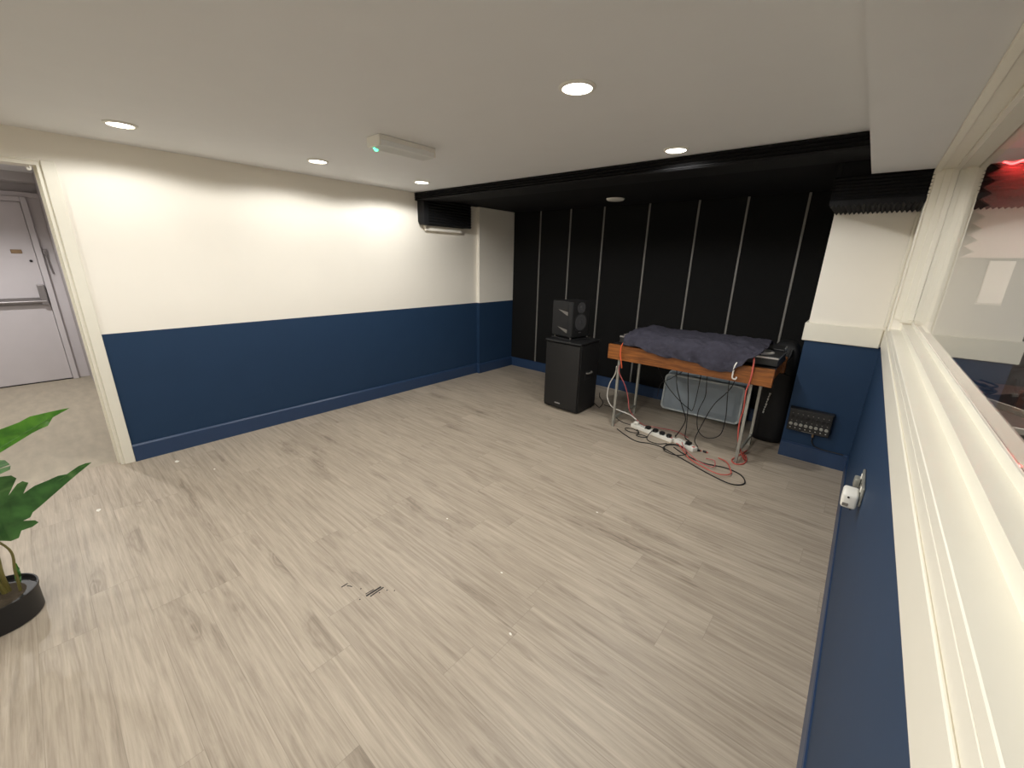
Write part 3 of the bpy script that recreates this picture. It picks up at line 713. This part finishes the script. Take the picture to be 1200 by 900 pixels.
# ---------------------------------------------------------------- stage box on the pier
t = thing('stage_box', 'black multi-socket stage box fixed low on the navy right pier', 'stage box', (4.16, YP, 0.275))
b = B(); box(b, -0.153, 0.153, -0.062, -0.001, 0.0, 0.195, 0.006, 2); obj('case', b, M['black'], t)
b = B(); box(b, -0.158, 0.158, -0.070, -0.001, 0.1955, 0.207, 0.003); obj('top_lip', b, M['black'], t)
for r_, zc in enumerate((0.128, 0.062)):
    for k in range(8):
        x = -0.128+0.0366*k
        b = B(); lathe(b, [(0.014, -0.0615), (0.014, -0.066), (0.011, -0.0675), (0.010, -0.064), (0.003, -0.064)], (x, 0, zc), 'y', 16); obj('socket', b, M['dark' if r_ == 0 else 'steel'], t, True)
for k in range(8):
    x = -0.128+0.0366*k
    for zc in (0.160, 0.094, 0.028):
        b = B(); box(b, x-0.004, x+0.004, -0.0635, -0.0618, zc-0.003, zc+0.003)
        obj('marker', b, M['cwhite' if zc < 0.05 else 'slot'], t)
b = B(); box(b, -0.04, 0.05, -0.0635, -0.0618, 0.006, 0.010); obj('label_strip', b, M['slot'], t)
b = B(); cyl(b, (0.045, -0.03, -0.001), (0.045, -0.03, -0.035), 0.011, 0.008, 12); obj('cable_gland', b, M['brass'], t, True)
b = B(); tube(b, [(4.205, YP-0.03, 0.236), (4.21, YP-0.035, 0.20), (4.235, YP-0.03, 0.165), (4.29, YP-0.03, 0.152), (4.37, YP-0.025, 0.150), (4.44, YP-0.03, 0.150)], 0.005)
o = obj('cable', b, M['cblack'], None, True); recenter(o); tag(o, 'thick black cable from the stage box along the navy pier skirting', 'cable', 'cables on the skirting')

# ---------------------------------------------------------------- power strips
def strip(p0, p1, n, label):
    p0 = Vector(p0); p1 = Vector(p1); d = p1-p0; L_ = d.length; ang = math.atan2(d.y, d.x)
    t = thing('power_strip', label, 'power strip', ((p0.x+p1.x)/2, (p0.y+p1.y)/2, 0), ang, 'white power strips under the table')
    b = B(); box(b, -L_/2, L_/2, -0.034, 0.034, 0.0, 0.040, 0.007, 2); obj('body', b, M['white_plastic'], t)
    for k in range(n):
        x = -L_/2+L_*(k+0.7)/(n+0.4)
        b = B()
        for dx, dy, a, c in ((0, 0.013, 0.004, 0.002), (-0.010, -0.008, 0.002, 0.004), (0.010, -0.008, 0.002, 0.004)): box(b, x+dx-a, x+dx+a, dy-c, dy+c, 0.0395, 0.0406)
        obj('socket', b, M['dark'], t)
    b = B(); box(b, L_/2-0.035, L_/2-0.012, -0.012, 0.012, 0.0395, 0.045, 0.002); obj('rocker_switch', b, M['cred'], t)
    return t, p0, d
def plug(x, y, z, ang, label, col='black'):
    t = thing('mains_plug', label, 'plug', (x, y, z), ang, 'plugs in the power strips')
    b = B(); prism(b, [(-0.022, -0.024), (0.022, -0.024), (0.026, 0.0), (0.018, 0.024), (-0.018, 0.024), (-0.026, 0.0)], 'z', 0.0, 0.026)
    bmesh.ops.bevel(b, geom=b.edges[:], offset=0.004, segments=2, affect='EDGES'); obj('body', b, M[col], t, True)
    b = B(); cyl(b, (0, -0.02, 0.013), (0, -0.048, 0.013), 0.008, 0.005, 12); obj('cord_grip', b, M[col], t, True)
strip((2.70, -1.075, 0), (3.17, -1.185, 0), 6, 'longer white power strip under the left half of the table')
strip((3.185, -1.150, 0), (3.40, -1.255, 0), 2, 'shorter white power strip end to end with the longer one')
A = math.atan2(-0.11, 0.47); ZP = 0.0408
for k, (f, lab) in enumerate(((0.40, 'black mains plug nearest the middle of the longer power strip'), (0.58, 'second black mains plug along the longer power strip'), (0.74, 'third black mains plug along the longer power strip'), (0.90, 'bulky black mains plug at the right end of the longer power strip'))):
    plug(2.70+0.47*f, -1.075-0.11*f, ZP, A+R(8*(k-1)), lab)
plug(2.70+0.47*0.10, -1.075-0.11*0.10, ZP, A+R(10), 'white mains plug at the left end of the longer power strip', 'white_plastic')
plug(3.325, -1.216, ZP, A+R(-12), 'single black mains plug in the shorter power strip')

# ---------------------------------------------------------------- cables
def cable(pts, mat, r, label, group=None, n=10, cat='cable'):
    b = B(); tube(b, pts, r, 8, n); o = obj('cable', b, M[mat], None, True); recenter(o); return tag(o, label, cat, group)
G = 'cables around the table'
cable([(2.535, -1.25, 0.66), (2.49, -1.17, 0.56), (2.42, -1.14, 0.42), (2.40, -1.12, 0.27), (2.45, -1.10, 0.17), (2.55, -1.09, 0.14), (2.66, -1.075, 0.12), (2.735, -1.075, 0.085)], 'cwhite', 0.006, 'white cable bowing out left of the table into the power strip', G)
cable([(2.70, -1.19, 0.945), (2.66, -1.262, 0.952), (2.615, -1.295, 0.93), (2.588, -1.302, 0.88), (2.585, -1.300, 0.80), (2.60, -1.295, 0.72), (2.60, -1.27, 0.66)], 'corange', 0.006, 'orange cable looping over the left end of the table rail', G)
cable([(2.565, -1.255, 0.68), (2.57, -1.25, 0.60), (2.62, -1.19, 0.46), (2.64, -1.13, 0.32), (2.66, -1.10, 0.18), (2.72, -1.02, 0.06), (2.80, -0.99, 0.006)], 'cpink', 0.005, 'pink cable hanging straight down inside the left table legs', G)
cable([(3.12, -1.23, 0.734), (3.14, -1.2, 0.55), (3.20, -1.15, 0.36), (3.235, -1.12, 0.24), (3.20, -1.10, 0.12), (3.15, -1.06, 0.02), (3.13, -1.0, 0.006)], 'cblack', 0.0045, 'black cable hanging below the table, left of the pair near its middle', G)
cable([(3.17, -1.05, 0.857), (3.17, -1.02, 0.62), (3.20, -1.0, 0.39), (3.22, -1.0, 0.14), (3.23, -1.02, 0.02), (3.28, -1.05, 0.006)], 'cblack', 0.0045, 'black cable hanging below the table, right of the pair near its middle', G)
cable([(3.30, -0.95, 0.857), (3.31, -0.9, 0.60), (3.32, -0.9, 0.44), (3.28, -0.9, 0.27), (3.30, -0.9, 0.10), (3.37, -0.9, 0.03), (3.46, -0.9, 0.045), (3.52, -0.9, 0.12), (3.53, -0.9, 0.30), (3.51, -0.9, 0.52), (3.50, -0.92, 0.857)], 'cblack', 0.004, 'long black cable hanging in a low U beneath the table', G)
cable([(3.58, -1.1, 0.857), (3.58, -1.07, 0.70), (3.54, -1.05, 0.58), (3.44, -1.05, 0.42), (3.37, -1.06, 0.2), (3.34, -1.09, 0.05), (3.38, -1.12, 0.006), (3.40, -1.17, 0.006)], 'cblack', 0.004, 'black cable slanting from the right of the table down to the shorter strip', G)
cable([(2.72, -0.95, 0.857), (2.76, -0.75, 0.62), (2.82, -0.62, 0.42), (2.95, -0.60, 0.28), (3.12, -0.7, 0.22), (3.22, -0.85, 0.30), (3.27, -0.95, 0.857)], 'cblack', 0.004, 'black cable drooping in front of the storage box', G)
cable([(2.90, -0.75, 0.857), (3.0, -0.6, 0.62), (2.86, -0.52, 0.46), (2.74, -0.50, 0.36), (2.72, -0.52, 0.2)], 'cblack', 0.004, 'black cable crossing the upper left corner of the storage box', G)
cable([(2.62, -1.27, 0.006), (2.76, -1.36, 0.006), (2.90, -1.42, 0.006), (3.02, -1.38, 0.006), (3.13, -1.38, 0.006), (3.37, -1.49, 0.006), (3.62, -1.61, 0.006), (3.80, -1.66, 0.006), (3.88, -1.58, 0.006), (3.83, -1.45, 0.006), (3.70, -1.40, 0.006), (3.52, -1.44, 0.006), (3.34, -1.38, 0.006), (3.22, -1.30, 0.006)], 'cblack', 0.005, 'longest black cable looping over the floor in front of the table', G)
def loop(cx, cy, rx, ry, rot, z0, turns, label, mat='cblack', r=0.0045):
    pts = []; n = int(16*turns)
    for k in range(n+1):
        a = 2*PI*k/16; x = rx*math.cos(a)*(1+0.05*math.sin(k)); y = ry*math.sin(a)
        pts.append((cx+x*math.cos(rot)-y*math.sin(rot), cy+x*math.sin(rot)+y*math.cos(rot), z0+0.010*k/16+0.0005*(k % 3)))
    cable(pts, mat, r, label, G, 4)
loop(3.265, -1.395, 0.10, 0.115, 0.3, 0.020, 1.6, 'coiled black cable on the floor before the shorter power strip')
loop(2.90, -1.30, 0.05, 0.035, 0.2, 0.016, 1.0, 'tiny black cable loop on the floor before the longer power strip')
loop(2.76, -1.22, 0.075, 0.05, -0.2, 0.008, 1.2, 'black cable loop on the floor at the left end of the longer strip')
cable([(2.95, -1.125, 0.05), (2.95, -1.19, 0.05), (2.94, -1.26, 0.006), (2.99, -1.33, 0.006), (3.08, -1.33, 0.006), (3.14, -1.26, 0.006)], 'cblack', 0.004, 'black plug cable curling off the front of the longer power strip', G)
cable([(3.70, -1.19, 0.97), (3.725, -1.28, 0.955), (3.735, -1.302, 0.91), (3.735, -1.302, 0.78), (3.715, -1.27, 0.66), (3.715, -1.22, 0.50), (3.70, -1.19, 0.36), (3.715, -1.185, 0.2), (3.76, -1.19, 0.09), (3.79, -1.15, 0.02), (3.77, -1.06, 0.006), (3.74, -0.95, 0.006)], 'cred', 0.0065, 'red cable hanging down beside the right front table leg', G)
cable([(3.775, -1.03, 0.014), (3.80, -1.12, 0.006), (3.79, -1.22, 0.006), (3.74, -1.26, 0.006), (3.70, -1.20, 0.006), (3.72, -1.08, 0.006), (3.76, -0.92, 0.018)], 'cred', 0.006, 'short red cable looped on the floor at the right front leg', G)
cable([(3.22, -1.235, 0.024), (3.26, -1.28, 0.034), (3.33, -1.36, 0.024), (3.42, -1.47, 0.020), (3.56, -1.55, 0.020), (3.69, -1.585, 0.020), (3.76, -1.52, 0.020), (3.74, -1.43, 0.020), (3.68, -1.30, 0.016), (3.60, -1.24, 0.006)], 'cred', 0.005, 'red cable lying in a wide curve on the floor before the table', G)
cable([(3.27, -1.24, 0.052), (3.32, -1.33, 0.04), (3.40, -1.40, 0.030), (3.50, -1.49, 0.030), (3.62, -1.50, 0.025), (3.60, -1.38, 0.03), (3.52, -1.33, 0.006)], 'cpink', 0.004, 'pale pink cable beside the red one on the floor', G)
cable([(2.80, -0.97, 0.006), (2.95, -0.93, 0.006), (3.10, -0.90, 0.006), (3.25, -0.98, 0.006)], 'cpink', 0.004, 'pink cable lying flat on the floor behind the power strip', G)
cable([(2.13, -0.93, 0.10), (2.19, -0.93, 0.06), (2.16, -0.80, 0.006), (2.10, -0.62, 0.006), (1.96, -0.45, 0.006), (1.88, -0.30, 0.006)], 'cblack', 0.004, 'thin black cable on the floor trailing from behind the loudspeaker', G)
cable([(2.16, -0.70, 0.006), (2.28, -0.72, 0.006), (2.36, -0.86, 0.006), (2.46, -0.98, 0.006), (2.58, -1.06, 0.006), (2.68, -1.07, 0.006)], 'cblack', 0.004, 'thin black cable running over the floor from loudspeaker to power strip', G)
for x, y, a, lab in ((3.42, -1.215, 0.3, 'small black cable connector on the floor right of the strips, nearer the strip'), (3.475, -1.205, -0.2, 'small black cable connector on the floor right of the strips, nearer the leg')):
    t = thing('cable_connector', lab, 'connector', (x, y, 0), a, 'loose connectors')
    b = B(); cyl(b, (-0.018, 0, 0.011), (0.014, 0, 0.011), 0.0105, 0.0105, 14); obj('shell', b, M['black'], t, True)
    b = B(); cyl(b, (0.0135, 0, 0.011), (0.026, 0, 0.011), 0.007, 0.004, 12); obj('boot', b, M['cred'], t, True)

# ---------------------------------------------------------------- wall socket with plug-in adapter on the right wall
SY, SZ = -2.80, 0.745
t = thing('wall_socket', 'grey double wall socket on the navy wall under the window', 'wall socket', (W, SY, SZ))
b = B(); box(b, -0.010, -0.0005, -0.085, 0.15, -0.043, 0.043, 0.003); obj('face_plate', b, M['steel'], t)
for y in (-0.045, 0.105):
    b = B(); box(b, -0.014, -0.0095, y-0.012, y+0.012, 0.010, 0.032, 0.002); obj('rocker_switch', b, M['white_plastic'], t)
b = B()
for y in (0.03,):
    for dy, dz in ((0, 0.016), (-0.011, -0.012), (0.011, -0.012)): box(b, -0.0112, -0.0098, y+dy-0.004, y+dy+0.004, dz-0.003, dz+0.003)
obj('pin_holes', b, M['dark'], t)
t = thing('plug_adapter', 'white rounded plug-in adapter sticking out of the right wall socket', 'adapter', (W-0.0105, SY-0.045, SZ-0.062))
b = B(); box(b, -0.056, -0.001, -0.050, 0.050, 0.0, 0.068, 0.012, 3); obj('body', b, M['white_plastic'], t, True)
b = B(); box(b, -0.05, -0.03, -0.0535, -0.0515, 0.012, 0.026, 0.001); obj('rating_label', b, M['slot'], t)
b = B(); cyl(b, (-0.035, -0.05, 0.054), (-0.035, -0.0535, 0.054), 0.004); obj('status_light', b, M['dark'], t)
t = thing('mains_plug', 'grey mains plug with a thin cord in the far half of the right wall socket', 'plug', (W-0.0105, SY+0.10, SZ-0.03))
b = B(); box(b, -0.024, -0.001, -0.024, 0.024, 0.0, 0.045, 0.006, 2); obj('body', b, M['steel'], t, True)
b = B(); tube(b, [(-0.016, 0.0, 0.002), (-0.018, -0.01, -0.03), (-0.014, -0.04, -0.06), (-0.012, -0.09, -0.08)], 0.004); obj('cord', b, M['cblack'], t, True)

# ---------------------------------------------------------------- potted plant
PXc, PYc = 1.555, -5.385
t = thing('potted_plant', 'split-leaf green plant in a black plastic pot on the floor near the doorway', 'plant', (PXc, PYc, 0))
b = B(); lathe(b, [(0.134, 0.0), (0.140, 0.006), (0.141, 0.120), (0.145, 0.121), (0.146, 0.137), (0.140, 0.138), (0.136, 0.118)], seg=48); obj('pot', b, M['pot'], t, True)
b = B(); lathe(b, [(0.132, 0.112), (0.10, 0.119), (0.05, 0.122), (0.01, 0.124)], seg=32); obj('soil', b, M['soil'], t, True)
def leaf(name, base, tip, normal, width, lobes, mat, droop=0.03, slot=0.55, seed=1, shape=0.42):
    base = Vector(base); tip = Vector(tip); d = tip-base; L_ = d.length; u = d/L_
    n = Vector(normal); n = (n-u*n.dot(u)).normalized(); v = n.cross(u)
    b = B(); st = 96; rnd = random.Random(seed); rows = []
    ph = rnd.random()
    for i in range(st+1):
        s = i/st
        env = (math.sin(PI*min(1, s/ (2*shape)))**0.7 if s < shape else math.cos(PI/2*(s-shape)/(1-shape))**0.95)
        env = max(env, 0.0)
        row = []
        for side in (-1, 1):
            f = (s*lobes+ph+(0.23 if side > 0 else 0)) % 1.0
            cut = 1-slot*max(0, (1-abs(f-0.5)/0.20))**0.8*(1 if s < 0.80 else 0.45)
            wd = width/2*env*cut+0.0012
            for k in (1.0, 0.55):
                ww = wd*k; fold = 0.25*ww+0.012*math.sin(s*17+side)*k*env
                fw = 0.16*ww   # lobes sweep towards the tip
                p = base+u*(s*L_+fw)+v*(side*ww)+n*(fold-droop*4*(s-0.35)**2*L_)
                row.append((side, k, p))
        c = base+u*(s*L_)+n*(-droop*4*(s-0.35)**2*L_)
        ps = [row[0][2], row[1][2], c, row[3][2], row[2][2]]
        rows.append([b.verts.new(p) for p in ps])
    for a, c in zip(rows[:-1], rows[1:]):
        for k in range(4): b.faces.new((a[k], a[k+1], c[k+1], c[k]))
    bmesh.ops.recalc_face_normals(b, faces=b.faces[:])
    shell(b, 0.0012)
    o = obj(name, b, mat, t, True, 60)
    # raised midrib as a sub-part
    mb = B(); tube(mb, [base+u*(q*L_)+n*(0.0015-droop*4*(q-0.35)**2*L_) for q in [k/8 for k in range(9)]], 0.0035, 6, 3, 0.3)
    obj('midrib', mb, mat if mat != M['leafB'] else M['leafA'], o, True)
    return o
loc = lambda x, y, z: (x-PXc, y-PYc, z)
def flat_leaf(outline, x0, tilt, rib, mat, zc):
    b = B(); n = len(outline)
    P = lambda y, z: loc(x0+tilt*(z-zc)+0.35*(y+5.2)**2, y, z)
    vs = [b.verts.new(P(y, z)) for y, z in outline]; f = b.faces.new(vs)
    bmesh.ops.triangulate(b, faces=[f]); bmesh.ops.subdivide_edges(b, edges=b.edges[:], cuts=2)
    bmesh.ops.recalc_face_normals(b, faces=b.faces[:])
    ra = Vector(rib[0]); rb_ = Vector(rib[-1]); d2 = (rb_-ra).normalized()
    for v in b.verts:                      # fold gently along the midrib
        q = Vector((v.co.y+PYc, v.co.z))-ra; dist = abs(q.x*d2.y-q.y*d2.x); v.co.x += 0.22*dist
    ex = bmesh.ops.extrude_face_region(b, geom=b.faces[:], use_keep_orig=True)
    for v in [g for g in ex['geom'] if isinstance(g, bmesh.types.BMVert)]: v.co.x -= 0.0012
    bmesh.ops.recalc_face_normals(b, faces=b.faces[:])
    o = obj('leaf', b, mat, t, True, 60)
    mb = B(); tube(mb, [Vector(P(y, z))+Vector((0.003, 0, 0)) for y, z in rib], 0.003, 6, 4, 0.3); obj('midrib', mb, M['leafA'] if mat == M['leafB'] else mat, o, True)
flat_leaf([(-4.970, .930), (-4.995, .930), (-5.05, .926), (-5.10, .922), (-5.135, .905), (-5.20, .888), (-5.27, .862), (-5.34, .825), (-5.40, .76), (-5.40, .70), (-5.36, .70), (-5.30, .737), (-5.22, .787), (-5.16, .818), (-5.11, .845), (-5.085, .856), (-5.055, .866), (-5.09, .872), (-5.06, .886), (-5.03, .902), (-5.0, .917)],
          1.50, -0.3, [(-5.395, .705), (-5.30, .755), (-5.2, .815), (-5.1, .868), (-4.98, .926)], M['leafA'], 0.85)
flat_leaf([(-4.955, .652), (-4.975, .655), (-5.0, .648), (-5.045, .617), (-5.075, .618), (-5.11, .606), (-5.155, .594), (-5.195, .568), (-5.168, .622), (-5.182, .640), (-5.20, .632), (-5.238, .578), (-5.195, .665), (-5.205, .688), (-5.24, .698), (-5.30, .70), (-5.37, .68), (-5.42, .62), (-5.43, .54), (-5.40, .46), (-5.36, .40), (-5.31, .368), (-5.28, .348), (-5.255, .352), (-5.24, .385), (-5.205, .388), (-5.182, .402), (-5.19, .418), (-5.225, .432), (-5.20, .440), (-5.188, .462), (-5.16, .483), (-5.12, .516), (-5.05, .575), (-5.005, .612)],
          1.50, 0.25, [(-5.43, .50), (-5.32, .53), (-5.2, .55), (-5.1, .585), (-4.97, .65)], M['leafB'], 0.52)
leaf('leaf', loc(1.62, -5.50, 0.62), loc(1.86, -5.78, 0.72), (-0.1, 0.1, 1), 0.26, 5, M['leafB'], 0.05, 0.6, 9)
leaf('leaf', loc(1.50, -5.52, 0.80), loc(1.36, -5.92, 0.94), (0.1, 0.3, 1), 0.25, 5, M['leafA'], 0.05, 0.6, 11)
leaf('leaf', loc(1.44, -5.40, 0.52), loc(1.08, -5.28, 0.66), (0.2, 0.0, 1), 0.24, 5, M['leafB'], 0.05, 0.6, 13)
def stem(p, r0=0.007):
    b = B(); tube(b, [loc(*q) for q in p], r0, 8, 6, 0.5); obj('stem', b, M['stem'], t, True)
stem([(1.545, -5.345, 0.115), (1.54, -5.365, 0.30), (1.50, -5.41, 0.55), (1.50, -5.395, 0.705)], 0.012)
stem([(1.57, -5.30, 0.115), (1.555, -5.295, 0.22), (1.54, -5.29, 0.33), (1.52, -5.36, 0.45), (1.51, -5.43, 0.50)], 0.006)
stem([(1.58, -5.40, 0.115), (1.60, -5.43, 0.40), (1.62, -5.50, 0.62)], 0.008)
stem([(1.55, -5.42, 0.115), (1.52, -5.46, 0.50), (1.50, -5.52, 0.80)], 0.009)
stem([(1.52, -5.38, 0.115), (1.50, -5.38, 0.35), (1.44, -5.40, 0.52)], 0.008)
stem([(1.54, -5.335, 0.115), (1.55, -5.335, 0.22), (1.52, -5.33, 0.34), (1.48, -5.36, 0.42)], 0.010)
leaf('leaf', loc(1.555, -5.30, 0.14), loc(1.55, -5.285, 0.255), (1, 0.1, 0.1), 0.018, 1, M['leafB'], 0.0, 0.0, 2)

# ---------------------------------------------------------------- marks and flecks on the floor
b = B()
for (x, y, a, l, w_) in ((2.685, -4.135, 1.55, 0.085, 0.010), (2.700, -4.125, 1.62, 0.080, 0.007), (2.672, -4.15, 1.5, 0.045, 0.005), (2.56, -4.20, 0.5, 0.03, 0.005), (2.535, -4.215, 1.6, 0.035, 0.006)):
    obox(b, Matrix.Translation((x, y, 0.0006)) @ Matrix.Rotation(a, 4, 'Z'), l, w_, 0.0008)
for (x, y) in ((2.62, -4.17), (2.70, -4.10), (2.73, -4.085), (2.715, -4.12), (2.68, -4.21), (2.76, -4.06)):
    cyl(b, (x, y, 0.0002), (x, y, 0.001), 0.0035, 0.0035, 8)
o = obj('scuff_mark', b, M['scuff']); recenter(o); tag(o, 'black scuff streaks with dots in the middle of the grey floor', 'scuff mark')
fl = [((3.09, -3.59), 0.006, 'white fleck on the open floor, right of the black scuff and further from the camera'), ((3.38, -3.85), 0.006, 'white fleck on the open floor, right of the black scuff and nearer the camera'),
      ((0.25, -4.47), 0.016, 'white smear on the floor near the doorway casing foot'), ((0.71, -4.98), 0.014, 'white smear on the floor between the plant and the doorway'),
      ((3.20, -2.72), 0.006, 'white fleck on the floor between the scuff and the table'), ((2.49, -3.47), 0.005, 'white fleck on the floor, beyond the black scuff'), ((0.62, -4.30), 0.007, 'white fleck on the floor by the left navy wall')]
for (x, y), r_, lab in fl:
    b = B(); pts = []
    for k in range(9):
        a = 2*PI*k/9; q = r_*(0.7+0.5*random.random()); pts.append((q*math.cos(a)*1.5, q*math.sin(a)))
    prism(b, pts, 'z', 0.0003, 0.0012); o = obj('paint_fleck', b, M['fleck']); o.location = (x, y, 0); tag(o, lab, 'paint fleck', 'white flecks on the floor')

# ---------------------------------------------------------------- room seen through the glass
t = thing('acoustic_foam', 'pale foam panel with a zigzag edge lit red behind the window', 'acoustic foam', (4.79, -0.551, 1.76))
b = B(); n = 8; hh = 0.61; pts = [(1.8, 0.0), (1.8, hh), (-0.02, hh)]
for k in range(n): pts += [(0.035, hh-hh*(k+0.5)/n), (-0.02, hh-hh*(k+1)/n)]
prism(b, pts, 'y', -0.05, 0.0); obj('foam_face', b, M['pinkfoam'], t)
t = thing('led_strip', 'glowing red light strip above the foam panel behind the window', 'light strip', (4.80, -0.62, 2.345))
b = B(); box(b, 0.0, 1.78, -0.006, 0.006, 0.0, 0.012, 0.002); obj('strip_base', b, M['white_plastic'], t)
b = B()
tube(b, [(0.02+0.0145*k, -0.010+0.004*math.sin(k*1.1), 0.006+0.008*math.cos(k*1.1)) for k in range(120)], 0.006, 6, 2); obj('led_tube', b, M['redled'], t, True)
t = thing('pale_board', 'small pale panel under the red foam behind the window', 'panel', (4.98, -0.552, 1.45))  # plain thin pale board on the far wall
b = B(); box(b, -0.06, 0.06, -0.03, 0, 0, 0.29, 0.004); obj('door', b, M['white'], t)
b = B(); box(b, -0.065, 0.065, -0.012, 0, -0.01, -0.001, 0.001); obj('base_rail', b, M['white'], t)
t = thing('control_desk', 'grey desk with a pale front edge behind the window', 'desk', (5.75, -1.20, 0))
b = B(); box(b, -1.0, 1.0, -0.60, 0.62, 0.872, 0.90, 0.003); obj('desk_top', b, M['desk'], t)
b = B(); box(b, -1.005, 1.005, -0.614, -0.6005, 0.869, 0.902, 0.002); obj('front_edge', b, M['gloss'], t)
for sx in (-0.9, 0.9):
    b = B(); box(b, sx-0.02, sx+0.02, -0.54, 0.56, 0, 0.8715); obj('leg_panel', b, M['desk'], t)
t = thing('mixing_console', 'dark mixing console with a silver edge on the desk behind the window', 'mixer', (5.29, -1.42, 0.9005), R(-58))
b = B(); prism(b, [(-0.20, 0.0), (0.20, 0.0), (0.20, 0.085), (-0.20, 0.035)], 'x', -0.28, 0.28); obj('body', b, M['black'], t)
b = B(); box(b, -0.282, 0.282, -0.212, -0.2005, 0.0, 0.037, 0.002); obj('front_trim', b, M['gloss'], t)
for k in range(8):
    b = B(); obox(b, Matrix.Translation((-0.235+0.067*k, -0.06, 0.060)) @ Matrix.Rotation(R(7), 4, 'X'), 0.018, 0.035, 0.022, 0.003); obj('fader', b, M['slot'], t)
b = B(); pts = []
for k in range(60):
    a = 0.55*k; pts.append((4.985+(0.07+0.03*math.sin(k*0.9))*math.cos(a), -1.02+(0.13+0.05*math.sin(k*1.3))*math.sin(a), 0.906+0.0009*k))
tube(b, pts, 0.006, 6, 3); o = obj('cable', b, M['cblack'], None, True); recenter(o); tag(o, 'tangle of dark cable on the desk behind the window', 'cable')
